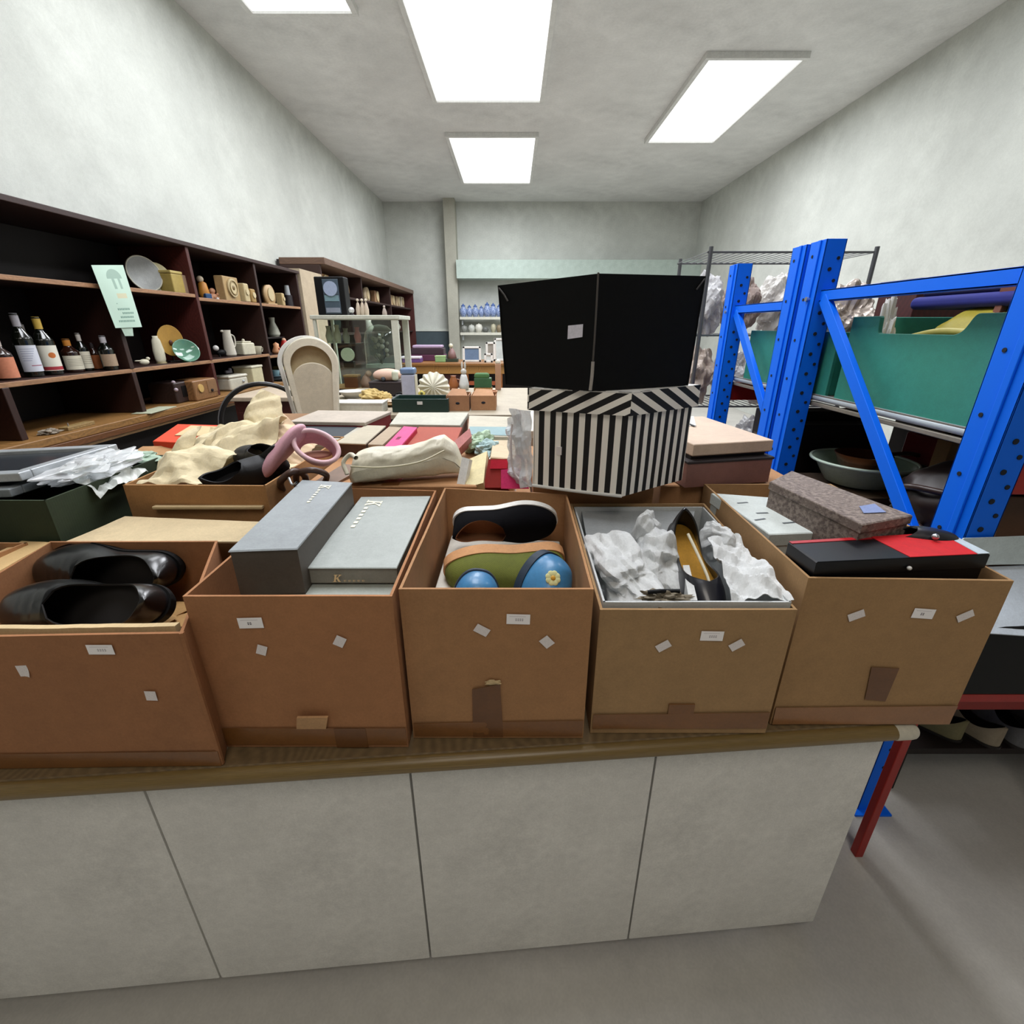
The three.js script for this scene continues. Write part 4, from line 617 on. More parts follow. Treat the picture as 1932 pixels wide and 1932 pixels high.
// ceramics and oddments on the shelves
const at = (p, y) => [p[0], y, p[2]];
{
  const on = (name, label, cat, p, y, turn = 1.2) => thing(name, label, cat, at(p, y), turn);
  let t = on('wall_plate', 'tan oval plate standing on the middle shelf beside a green dish', 'plate', [-2.58, 1.224, -3.747], sY, 1.0);
  part(t, 'plate', lathe([[0, 0], [.05, .004], [.075, .006], [.085, .016], [.082, .019], [.07, .012], [0, .008]], 36).rotateX(Math.PI / 2).scale(1.05, 1.3, 1).translate(0, .155, 0), mat('#c79a4a', { r: .35 })); part(t, 'centre_motif', ball(.014, 0, .14, .014, 1, 1.4, .5), mat('#5c3018', { r: .5 })); part(t, 'stand', [bx(.08, .012, .05, 0, .006, 0), bx(.012, .05, .012, 0, .03, -.01)], M.woodDark);
  t = on('vase', 'tall narrow ivory vase left of the tan plate', 'vase', [-2.6, 1.251, -3.629], sY); part(t, 'body', lathe([[0, 0], [.03, 0], [.038, .03], [.04, .09], [.03, .16], [.018, .18], [.02, .19], [0, .185]]).scale(1, 1, .6), M.ivory); part(t, 'foot', cyl(.034, .03, .012), mat('#9c8f66', { r: .5 }));
  t = on('glass_dish', 'green glass dish tipped against the shelf upright', 'dish', [-2.5, 1.222, -3.773], sY, .9); part(t, 'bowl', lathe([[0, .0], [.05, .004], [.085, .03], [.09, .034], [.083, .034], [.048, .01], [0, .006]], 32).rotateX(1.1).translate(0, .07, 0), new THREE.MeshPhysicalMaterial({ color: '#7fb59a', roughness: .1, transmission: .5, thickness: 0, clearcoat: .6, side: THREE.DoubleSide })); part(t, 'foot', cyl(.03, .02, .02, 0, .0, -.02), mat('#2d6a4c', { r: .2 }));
  t = on('figurine', 'small white bird figurine near the notice', 'figurine', [-2.55, 1.25, -3.393], sY); part(t, 'body', [ball(.022, 0, .024, 0, 1.5, .9, .9), ball(.012, .03, .045, 0)], M.ivory); part(t, 'tail', ball(.012, -.04, .034, 0, 1.8, .4, 1), M.ivory);
  t = on('jug', 'tall cream jug on the shelf right of the red upright', 'jug', [-2.58, 1.251, -4.514], sY); part(t, 'body', lathe([[0, 0], [.045, 0], [.05, .02], [.042, .12], [.034, .2], [.038, .225], [.032, .225], [.028, .2], [.036, .12], [0, .01]]), mat('#d8d2c2', { r: .4 })); part(t, 'handle', tube([[.034, .19, 0], [.07, .17, 0], [.065, .09, 0], [.042, .07, 0]], .006), mat('#d8d2c2', { r: .4 })); part(t, 'spout', ball(.016, -.036, .215, 0, 1.2, .7, .8), mat('#d8d2c2', { r: .4 }));
  t = on('teapot', 'square cream pot with a lid beside the tall jug', 'pot', [-2.56, 1.229, -4.735], sY); part(t, 'body', bx(.14, .11, .12, 0, .056, 0, .012), M.ivory); part(t, 'lid', [bx(.10, .014, .09, 0, .118, 0, .006), ball(.014, 0, .132, 0)], M.ivory); part(t, 'handle', tube([[.07, .09, 0], [.10, .08, 0], [.10, .03, 0], [.07, .025, 0]], .007), M.ivory);
  t = on('cup', 'small cream cup right of the square pot', 'cup', [-2.52, 1.221, -4.875], sY); part(t, 'body', lathe([[0, 0], [.035, 0], [.05, .075], [.046, .075], [.032, .008], [0, .008]]), M.ivory); part(t, 'handle', tube([[.045, .06, 0], [.075, .055, 0], [.06, .02, 0]], .005), M.ivory);
  t = on('egg_ornament', 'pale egg ornament in front of the tall jug', 'ornament', [-2.56, 1.214, -4.516], sY); part(t, 'body', ball(.03, 0, .032, 0, 1, 1.1, 1), mat('#cfc4c2', { r: .4 })); part(t, 'base', cyl(.016, .014, .008), M.woodDark);
  t = on('figurine', 'black and white dog figurine left of the tall jug', 'figurine', [-2.62, 1.237, -4.443], sY); part(t, 'body', [ball(.03, 0, .035, 0, 1.6, 1, 1), cyl(.009, .008, .03, .03, 0, .01), cyl(.009, .008, .03, -.03, 0, .01)], M.black); part(t, 'head', ball(.024, -.045, .075, 0), M.white);
  for (const [u, l] of [[517, 'left one of two flared white vases on the middle shelf end'], [541, 'right one of two flared white vases on the middle shelf end']]) { const p = u === 517 ? [-2.72, 1.438, -5.716] : [-2.72, 1.423, -6.034]; t = on('vase', l, 'vase', p, 1.40); part(t, 'body', lathe([[0, 0], [.05, 0], [.066, .03], [.05, .09], [.026, .15], [.032, .2], [.028, .2], [.022, .15], [0, .02]]), mat('#d5d6c6', { r: .35 })); part(t, 'foot', cyl(.052, .05, .01), M.ivory); }
  t = thing('display_riser', 'small wooden riser carrying the two flared white vases', 'stand', [-2.76, 1.23, -5.42]); part(t, 'top', bx(.26, .016, .7, 0, .158, 0), M.woodDark); for (const z of [-.33, .33]) part(t, 'leg', bx(.24, .15, .02, 0, .075, z), M.woodDark);
  t = on('figurine', 'red robed figurine under the white vases', 'figurine', [-2.54, 1.217, -5.538], 1.23); part(t, 'robe', lathe([[0, 0], [.06, 0], [.055, .05], [.03, .12], [.02, .135], [0, .14]]), mat('#b3261e', { r: .5 })); part(t, 'head', ball(.022, 0, .135, 0), mat('#d8a888', { r: .6 }));
  t = on('figurine', 'peach coloured figurine left of the red robed one', 'figurine', [-2.54, 1.217, -5.333], 1.23); part(t, 'body', lathe([[0, 0], [.045, 0], [.05, .03], [.026, .075], [.03, .1], [0, .12]]), mat('#d09468', { r: .5 })); part(t, 'face', ball(.012, 0, .05, .04), mat('#a8482c', { r: .5 }));
  t = on('candlestick', 'pink and white striped candle at the end of the middle shelf', 'candle', [-2.54, 1.216, -5.143], 1.23); part(t, 'candle', cyl(.018, .016, .12, 0, .03), mat('#d8a8a4', { r: .5 })); part(t, 'holder', cyl(.024, .018, .03), M.black);
  // counter level
  t = on('mantel_radio', 'tan wooden radio with a round dial on the counter', 'radio', [-2.5, 0.974, -3.766], .972, Math.PI / 2); part(t, 'case', bx(.29, .15, .2, 0, .075, 0, .012), mat('#a5764a', { r: .45, tex: 'grain' })); part(t, 'dial', cyl(.03, .03, .008).rotateX(Math.PI / 2).translate(-.07, .09, .10), mat('#d7b06a', { r: .4 })); part(t, 'knob', cyl(.012, .01, .012).rotateX(Math.PI / 2).translate(.06, .06, .10), M.woodDark); part(t, 'speaker_cloth', bx(.12, .09, .004, .08, .09, .101, .001), mat('#8a6440', { r: .8, bump: 'weave' }));
  t = on('mantel_radio', 'dark brown radio left of the tan one on the counter', 'radio', [-2.56, 0.98, -3.608], .972, Math.PI / 2); part(t, 'case', bx(.22, .15, .2, 0, .075, 0, .012), mat('#3a2620', { r: .5, tex: 'grain' })); part(t, 'knob', [ball(.014, -.08, .15, .08), ball(.014, -.1, .10, .10)], mat('#b6a6ae', { r: .4 })); part(t, 'grille', bx(.12, .08, .004, .02, .08, .101, .001), M.black);
  t = on('storage_tin', 'low cream tin with a rounded end on the counter', 'tin', [-2.54, 0.957, -4.361], .972, Math.PI / 2 - .1); part(t, 'body', bx(.26, .11, .16, 0, .055, 0, .02), mat('#d2cdbb', { r: .5 })); part(t, 'lid', bx(.265, .024, .165, 0, .118, 0, .01), mat('#dcd7c6', { r: .45 })); part(t, 'handle', ball(.012, .05, .07, .085), M.greyMetal);
  t = on('storage_tin', 'taller ivory bin behind the low cream tin', 'tin', [-2.54, 0.967, -4.681], .972, Math.PI / 2); part(t, 'body', bx(.2, .17, .18, 0, .085, 0, .01), mat('#d6cda6', { r: .5 })); part(t, 'lid', bx(.21, .02, .19, 0, .176, 0, .006), M.ivory);
  t = on('shoe_figurine', 'small grey model on top of the low cream tin', 'ornament', [-2.58, 1.091, -4.416], 1.104); part(t, 'body', [bx(.07, .03, .03, 0, .016, 0, .01), ball(.016, .02, .035, 0)], mat('#77727c', { r: .4 })); part(t, 'base', bx(.08, .006, .04, 0, .003, 0), M.woodDark);
  t = on('picture_frame', 'blue and grey china heap at the far end of the counter', 'crockery', [-2.56, 0.905, -5.228], .972); part(t, 'plates', [0, 1, 2].map(i => lathe([[0, 0], [.06, .003], [.09, .014], [.086, .016], [.055, .006], [0, .005]]).translate(0, i * .012, 0)), mat('#6f7b80', { r: .4 })); part(t, 'cup', lathe([[0, 0], [.03, 0], [.042, .06], [.038, .06], [0, .01]]).translate(.02, .035, 0), mat('#8fb4be', { r: .4 }));
  t.name = numbered('china_stack');
  t = on('book_stack', 'yellow and red books stacked at the far end of the counter', 'books', [-2.7, 0.881, -5.761], .972); part(t, 'book', bx(.2, .03, .14, 0, .015, 0), mat('#7a3a34', { r: .6 })); part(t, 'book', bx(.2, .03, .14, .01, .046, 0), mat('#4a4a40', { r: .6 })); part(t, 'book', bx(.19, .035, .14, 0, .08, 0), mat('#c2a85c', { r: .6 }));
  t = on('wooden_offcut', 'pale wooden offcut lying on the near counter', 'wood', [-2.45, 1.034, -2.626], .972, .1); part(t, 'board', bx(.05, .02, .2, 0, .01, 0), mat('#a98a54', { r: .6, tex: 'grainZ' })); part(t, 'nail', cyl(.003, .003, .02, 0, .018, .06), M.chrome);
  t = on('cloth_rag', 'small grey rag lying on the near counter', 'rag', [-2.45, 1.037, -2.455], .972); part(t, 'cloth', crumple(.04, .014, .03, 71, .4, 2, 8).translate(0, .012, 0), mat('#9a8f80', { r: .9 }));
  t = on('paper_sheet', 'pale green papers lying on the counter under the radios', 'paper', [-2.43, 1.005, -3.21], .973, .1); part(t, 'sheet', bx(.12, .004, .3, 0, .002, 0, .001), mat('#b9bda2', { r: .7 }));
  // top shelf
  const y2 = 1.735, y3 = 1.715;
  t = on('wall_plate', 'grey patterned plate leaning on the top shelf', 'plate', [-2.62, 1.755, -3.704], y2, 1.15); part(t, 'plate', lathe([[0, 0], [.07, .004], [.115, .018], [.112, .022], [.066, .01], [0, .007]], 36).rotateX(Math.PI / 2 - .15).translate(0, .115, 0), mat('#9ea09c', { r: .35, bump: 'rough', bs: .003 })); part(t, 'rim', new THREE.TorusGeometry(.113, .005, 8, 36).rotateX(-.15).translate(0, .117, .018), mat('#cdc9b4', { r: .35 }));
  t = on('wall_plate', 'cream rimmed plate overlapping the grey patterned one', 'plate', [-2.6, 1.754, -3.806], y2, 1.15); part(t, 'plate', lathe([[0, 0], [.06, .004], [.1, .018], [.097, .022], [.056, .01], [0, .007]], 36).rotateX(Math.PI / 2 - .1).translate(0, .1, 0), mat('#c9c099', { r: .4 })); part(t, 'centre', cyl(.045, .045, .004).rotateX(Math.PI / 2 - .1).translate(0, .1, .012), mat('#3b3628', { r: .5 }));
  t = on('storage_tin', 'mustard tin box on the top shelf left of the red upright', 'tin', [-2.54, 1.74, -3.856], y2, Math.PI / 2); part(t, 'body', bx(.13, .13, .12, 0, .065, 0, .008), mat('#b29a50', { r: .5 })); part(t, 'lid', bx(.135, .02, .125, 0, .14, 0, .006), mat('#c2ad66', { r: .5 })); part(t, 'end_panel', bx(.05, .13, .11, .092, .065, 0), mat('#9a7f68', { r: .6 }));
  t = on('figurine', 'orange and blue parrot figurine right of the red upright', 'figurine', [-2.62, 1.756, -4.382], y3); part(t, 'body', lathe([[0, 0], [.03, 0], [.042, .05], [.03, .13], [0, .15]]), mat('#d08c34', { r: .5 })); part(t, 'head', ball(.026, -.012, .16, 0), mat('#d9c8ac', { r: .5 })); part(t, 'base', bx(.06, .05, .06, 0, .025, .02, .008), mat('#2d5480', { r: .5 }));
  t = on('figurine', 'peach doll figurine beside the parrot', 'figurine', [-2.6, 1.74, -4.471], y3); part(t, 'body', [ball(.032, 0, .03, 0, 1.2, .9, 1), ball(.024, 0, .075, 0)], mat('#d8a07c', { r: .5 })); part(t, 'limbs', [ball(.014, .035, .02, .02), ball(.014, -.035, .02, .02), ball(.011, .028, .05, .02)], mat('#d8a07c', { r: .5 })); part(t, 'bow', ball(.012, .0, .012, .045), M.white);
  t = on('mantel_clock', 'square beige clock with a round face on the top shelf', 'clock', [-2.54, 1.718, -4.61], y3, Math.PI / 2); part(t, 'case', bx(.24, .20, .08, 0, .10, 0, .008), mat('#b99a6a', { r: .5 })); const f = part(t, 'face', cyl(.075, .075, .012).rotateX(Math.PI / 2).translate(0, .11, .044), mat('#d2c096', { r: .5 })); part(f, 'ring', new THREE.TorusGeometry(.055, .006, 8, 30).translate(0, .11, .058), mat('#8a7444', { r: .5 })); part(f, 'boss', ball(.02, 0, .11, .056, 1, 1, .4), mat('#7a6238', { r: .5 }));
  const sm = (label, p, w, h, c, s = 0) => { const o = on('mantel_clock', label, 'clock', p, y3, Math.PI / 2); part(o, 'case', s ? [lathe([[0, 0], [w * .5, .0], [w * .5, .05], [0, .05]], 32).rotateX(Math.PI / 2).translate(0, h / 2, -.025), bx(w, .02, .07, 0, .01, 0)] : bx(w, h, .08, 0, h / 2, 0, .012), c); part(o, 'face', cyl(w * .32, w * .32, .006).rotateX(Math.PI / 2).translate(0, h * .55, s ? .028 : .042), mat('#cdbb92', { r: .5 })); };
  sm('narrow cream clock right of the square beige one', [-2.5, 1.717, -4.786], .085, .16, mat('#c9b68a', { r: .5 })); sm('slim tan clock near the thin upright on the top shelf', [-2.49, 1.712, -4.88], .08, .12, mat('#a8874e', { r: .5 })); sm('round tan clock on the top shelf', [-2.56, 1.704, -5.401], .2, .19, mat('#c2a070', { r: .5 }), 1); sm('thin pale clock beside the round tan one', [-2.54, 1.712, -5.617], .06, .13, mat('#c4ab78', { r: .5 }));
  t = on('spray_bottle', 'dark bottle with a grey top at the end of the top shelf', 'bottle', [-2.54, 1.731, -5.822], y3); part(t, 'body', cyl(.05, .045, .12), mat('#241e22', { r: .4 })); part(t, 'top', cyl(.03, .024, .10, 0, .12), mat('#a8acae', { r: .4 }));
}
// black hoop and maroon chest in front of the shelves
{
  let t = thing('hoop', 'thin black wheel like hoop standing in front of the counter', 'hoop', [-1.75, 0, -2.95]); partW(t, 'rim', new THREE.TorusGeometry(.25, .012, 10, 48).rotateY(.35).translate(-1.52, .93, -2.9), mat('#1a1a1c', { r: .35 })); partW(t, 'rim_highlight', new THREE.TorusGeometry(.262, .004, 8, 48).rotateY(.35).translate(-1.52, .93, -2.895), mat('#8d9094', { r: .4, m: .5 })); partW(t, 'post', cyl(.02, .02, .68, -1.52, 0, -2.9), mat('#1a1a1c', { r: .4 })); partW(t, 'base', cyl(.16, .15, .02, -1.52, 0, -2.9), mat('#1a1a1c', { r: .4 }));
  t = thing('low_chest', 'maroon wooden chest with a pale top behind the brown box', 'chest', [-1.75, 0, -3.9]); partW(t, 'body', bb(-2.02, -1.62, .02, 1.00, -4.1, -3.45), M.woodRed); partW(t, 'chest_top', bb(-2.06, -1.58, 1.0, 1.03, -4.14, -3.42, .005), mat('#cbb9a2', { r: .6 })); partW(t, 'end_panel', bb(-1.62, -1.56, .02, 1.0, -4.1, -3.46), mat('#a59a86', { r: .7 })); for (const y of [.2, .5, .8]) partW(t, 'drawer', bb(-2.0, -1.64, y - .12, y + .12, -3.452, -3.44, .003), M.woodRed);
}
// cream chair with a rounded back
{
  const t = thing('chair', 'cream chair with a tall rounded back standing behind the box tables', 'chair', [-1.17, 0, -2.85]), shell = mat('#e4dcc6', { r: .45 }), pad = mat('#cfc4ac', { r: .6 });
  const arch = (w, h, top, n = 28) => { const s = new THREE.Shape(); s.moveTo(-w * .60, 0); s.lineTo(-w, h); for (let i = 0; i <= n; i++) { const a = Math.PI - Math.PI * i / n; s.lineTo(Math.cos(a) * w, h + Math.sin(a) * top); } s.lineTo(w * .60, 0); s.closePath(); return s; };
  const lean = g => g.rotateX(-.10).rotateY(.30).translate(0, .80, 0);
  const outer = arch(.142, .50, .135), hole = arch(.112, .49, .108); outer.holes.push(hole);
  part(t, 'back_frame', lean(new THREE.ExtrudeGeometry(outer, { depth: .05, bevelEnabled: true, bevelSize: .008, bevelThickness: .008, bevelSegments: 3 })), shell);
  part(t, 'outer_band', lean(new THREE.ExtrudeGeometry((() => { const o = arch(.165, .50, .155); o.holes.push(arch(.146, .50, .139)); return o; })(), { depth: .03, bevelEnabled: true, bevelSize: .004, bevelThickness: .004 }).translate(-.022, .0, -.05)), M.white);
  part(t, 'back_pad', lean(new THREE.ExtrudeGeometry(arch(.118, .49, .11), { depth: .012, bevelEnabled: false }).translate(0, 0, .005)), mat('#b5a27c', { r: .7 }));
  part(t, 'cushion', lean(new THREE.ExtrudeGeometry(arch(.108, .42, .09), { depth: .022, bevelEnabled: true, bevelSize: .006, bevelThickness: .012, bevelSegments: 3 }).translate(0, -.01, .018)), pad);
  part(t, 'seat', bx(.36, .08, .36, .04, .46, .17, .03, 3), pad); for (const [x, z] of [[-.11, .02], [.19, .02], [-.11, .32], [.19, .32]]) part(t, 'leg', cyl(.014, .022, .43, x, 0, z), shell); part(t, 'back_post', lean(bx(.14, .36, .03, 0, -.17, .02)), shell);
}

// ---------- rear table with crockery and boxes ----------
const RY = .98;
{
  const t = thing('trestle_table', 'rear table loaded with crockery and bric a brac', 'table', [-.5, 0, -3.5]); partW(t, 'table_top', bb(-1.42, .35, RY - .03, RY - .001, -4.42, -3.0), mat('#a89c86', { r: .6 })); for (const x of [-1.38, .3]) for (const z of [-4.37, -3.05]) partW(t, 'leg', bb(x - .025, x + .025, 0, RY - .03, z - .025, z + .025), M.woodDark);
  const on = (n, l, c, p, turn = 0) => thing(n, l, c, [p[0], RY, p[2]], turn);
  let o = on('storage_tin', 'lilac grey square canister with a blue lid on the rear table', 'tin', [-0.758, 0.98, -3.553]); part(o, 'body', bx(.10, .20, .10, 0, .10, 0, .012), mat('#b9bcd0', { r: .4 })); part(o, 'lid', bx(.106, .045, .106, 0, .222, 0, .014), mat('#6f88ac', { r: .35 })); part(o, 'side_strip', bx(.004, .19, .09, .052, .10, 0, .001), mat('#d9d3bd', { r: .5 }));
  o = on('wooden_box', 'dark box left of the lilac canister on the rear table', 'box', [-1.009, 0.98, -3.935]); part(o, 'body', bx(.27, .10, .18, 0, .05, 0, .006), mat('#2a2226', { r: .5 })); part(o, 'lid', bx(.275, .014, .185, 0, .106, 0, .004), mat('#3a3034', { r: .5 }));
  o = thing('cushion', 'cream and pink cushion on top of the dark box', 'cushion', [[-1.009, 0.98, -3.935][0], 1.093, [-1.009, 0.98, -3.935][2]]); part(o, 'cover', new THREE.SphereGeometry(1, 24, 16).scale(.12, .05, .08).translate(0, .045, 0), mat('#dcb8a4', { r: .8 })); part(o, 'band', bx(.05, .08, .12, .07, .044, .02, .02), mat('#cfd2bc', { r: .8 })); part(o, 'tassel', ball(.018, -.02, .02, .075), mat('#3b4048', { r: .6 }));
  o = on('shell_bowl', 'large cream fluted shell bowl standing on edge on the rear table', 'bowl', [-0.571, 0.98, -3.5]);
  { const n = 72, m = 14, pos = [], idx = []; for (let i = 0; i <= n; i++) for (let j = 0; j <= m; j++) { const a = i / n * 6.2832, k = j / m, fl = 1 + .05 * Math.cos(a * 14) * k, r = .112 * k * fl; pos.push(Math.cos(a) * r, .115 + Math.sin(a) * r * .92, .05 * (1 - k * k) + .012 * Math.cos(a * 14) * k); } for (let i = 0; i < n; i++) for (let j = 0; j < m; j++) { const e = i * (m + 1) + j; idx.push(e, e + 1, e + m + 2, e, e + m + 2, e + m + 1); } const g = new THREE.BufferGeometry(); g.setAttribute('position', new THREE.Float32BufferAttribute(pos, 3)); g.setIndex(idx); g.computeVertexNormals(); part(o, 'bowl', uvBox(g.rotateX(-.12)), mat('#ebe6d0', { r: .4 })); part(o, 'stand', bx(.09, .016, .07, 0, .008, 0), M.woodDark); }
  o = on('figurine', 'yellow figurine in front of the fluted shell bowl', 'figurine', [-0.643, 0.98, -3.4]); part(o, 'body', lathe([[0, 0], [.03, 0], [.034, .03], [.02, .06], [.026, .085], [0, .105]]), mat('#cfbe58', { r: .5 })); part(o, 'face', ball(.01, .004, .085, .022), mat('#6a6a2c', { r: .5 })); part(o, 'foot', ball(.014, 0, .012, .03), mat('#e0cc86', { r: .5 }));
  o = on('figurine', 'tall white and grey rabbit like figurine behind the cardboard boxes', 'figurine', [-.427, 0, -4.28]); part(o, 'body', lathe([[0, 0], [.04, 0], [.045, .05], [.03, .11], [.022, .13], [0, .135]]), mat('#e2e4e2', { r: .4 })); part(o, 'head', ball(.026, 0, .155, 0), mat('#cfcac2', { r: .4 })); for (const x of [-.012, .014]) part(o, 'ear', ball(.011, x, .205, 0, .8, 3, .8), mat('#d6d2ca', { r: .4 }));
  o = on('clay_pot', 'brown clay jug left of the rabbit figurine', 'jug', [-.52, 0, -4.28]); part(o, 'body', lathe([[0, 0], [.035, 0], [.045, .04], [.03, .09], [.02, .11], [.026, .12], [0, .118]]), mat('#9c5a2a', { r: .5 })); part(o, 'handle', tube([[.03, .09, 0], [.055, .08, 0], [.045, .04, 0]], .006), mat('#8a4c22', { r: .5 }));
  o = on('green_basket', 'green box with plants beside the rabbit figurine', 'box', [-.252, 0, -4.21]); part(o, 'body', bx(.15, .08, .1, 0, .07, 0, .006), mat('#2f5a34', { r: .6 })); part(o, 'lining', bx(.13, .05, .09, -.01, .125, 0, .02), mat('#44703c', { r: .8 })); part(o, 'stand', bx(.16, .03, .1, 0, .015, 0), M.pine);
  o = on('picture_frame', 'bronze ornament frame beside the green box', 'frame', [-.123, 0, -4.28]); part(o, 'frame', bx(.05, .22, .06, 0, .11, 0), mat('#b98c6e', { r: .5 })); part(o, 'finial', ball(.024, 0, .235, 0), mat('#e4dccb', { r: .4 }));
  // cardboard boxes with hand holes
  const hb = (label, x0, x1, y1, z, dpt, m) => { const t2 = carton(label, [[x0, z], [x1, z], [x1, z - dpt], [x0, z - dpt]], y1, m, { y0: RY, bulge: 0 }); partW(t2, 'hand_hole', new THREE.SphereGeometry(1, 14, 10).scale(.014, .008, .002).translate((x0 + x1) / 2, RY + .05, z + .001), M.hole); partW(t2, 'flap', panel([x0 + .01, y1, z - .01], [x1 - .01, y1, z - .01], [x1 - .03, y1 + .03, z - .10], [x0 + .03, y1 + .035, z - .10], .004), m); };
  hb('small brown carton with open flaps on the rear table, left of its twin', -.435, -.285, 1.08, -3.14, .2, mat('#a87b58', { r: .85 })); hb('small brown carton with a hand hole on the rear table, right of its twin', -.275, -.108, 1.075, -3.17, .22, mat('#b48660', { r: .85 }));
  o = on('orange_bowl', 'terracotta bowl in the small brown carton', 'bowl', [-.16, 0, -3.29]); part(o, 'bowl', lathe([[0, .0], [.03, .0], [.06, .11], [.055, .11], [.025, .01], [0, .01]]), mat('#b9764e', { r: .6 })); part(o, 'rim', new THREE.TorusGeometry(.058, .004, 8, 30).rotateX(Math.PI / 2).translate(0, .11, 0), mat('#d39a70', { r: .6 }));
  o = on('dark_tray', 'dark green rectangular tray at the front of the rear table', 'tray', [-.60, 0, -3.19]); for (const z of [-.1, .1]) part(o, 'side', bx(.36, .085, .008, 0, .043, z), mat('#163630', { r: .5 })); for (const x of [-.18, .18]) part(o, 'side', bx(.008, .085, .2, x, .043, 0), mat('#163630', { r: .5 })); part(o, 'base', bx(.36, .006, .2, 0, .003, 0), mat('#163630', { r: .5 })); part(o, 'sticker', bx(.035, .02, .002, .0, .06, .105, .0005), M.white);
  o = on('enamel_bowl', 'white bowl at the left of the rear table', 'bowl', [-1.266, 0, -3.78]); part(o, 'bowl', lathe([[0, 0], [.05, 0], [.1, .05], [.105, .052], [.096, .052], [.046, .008], [0, .008]]), M.white); part(o, 'foot_ring', cyl(.052, .05, .006), M.white);
  o = on('paper_stack', 'stack of white papers at the left of the rear table', 'papers', [-1.137, 0, -3.35]); for (let i = 0; i < 4; i++) { const g = bx(.16, .009, .11, 0, .0045, 0, .001).rotateY(.2 - i * .13).translate(.01 * i, i * .01, 0); part(o, 'sheet', g, i % 2 ? mat('#bcb6ba', { r: .7 }) : M.white); }
  o = on('yellow_cloth', 'yellow cloth heap on the rear table', 'cloth', [-1.0, 0, -3.5]); part(o, 'cloth', crumple(.10, .05, .08, 83, .35, 1.8, 14).translate(0, .04, 0), mat('#cbb070', { r: .9 }));
  o = on('wicker_tray', 'flat tan platter on the rear table', 'tray', [-.87, 0, -3.40]); part(o, 'plate', lathe([[0, 0], [.08, .003], [.12, .02], [.117, .024], [.075, .01], [0, .008]]), mat('#c9ab7c', { r: .6 })); part(o, 'cloth', crumple(.07, .018, .05, 85, .4, 2, 8).translate(0, .026, 0), mat('#e0cdb8', { r: .8 }));
  o = on('white_plank', 'flat white box at the front left of the rear table', 'box', [-1.03, 0, -3.13]); part(o, 'box_body', bx(.38, .055, .14, 0, .028, 0), mat('#d9d6c6', { r: .6 })); part(o, 'lid', bx(.385, .012, .145, 0, .06, 0), mat('#e2e0d4', { r: .6 }));
  o = on('grey_case', 'dark grey metal odds and ends in front of the dark box', 'oddments', [-.86, 0, -3.70]); part(o, 'tool', [bx(.16, .02, .05, 0, .012, 0, .006).rotateY(.5), bx(.12, .016, .04, .04, .03, .03, .006).rotateY(-.4)], mat('#8a8a8e', { r: .4 })); part(o, 'handle', tube([[-.06, .02, .03], [0, .05, .03], [.06, .02, .04]], .007), M.black);
}
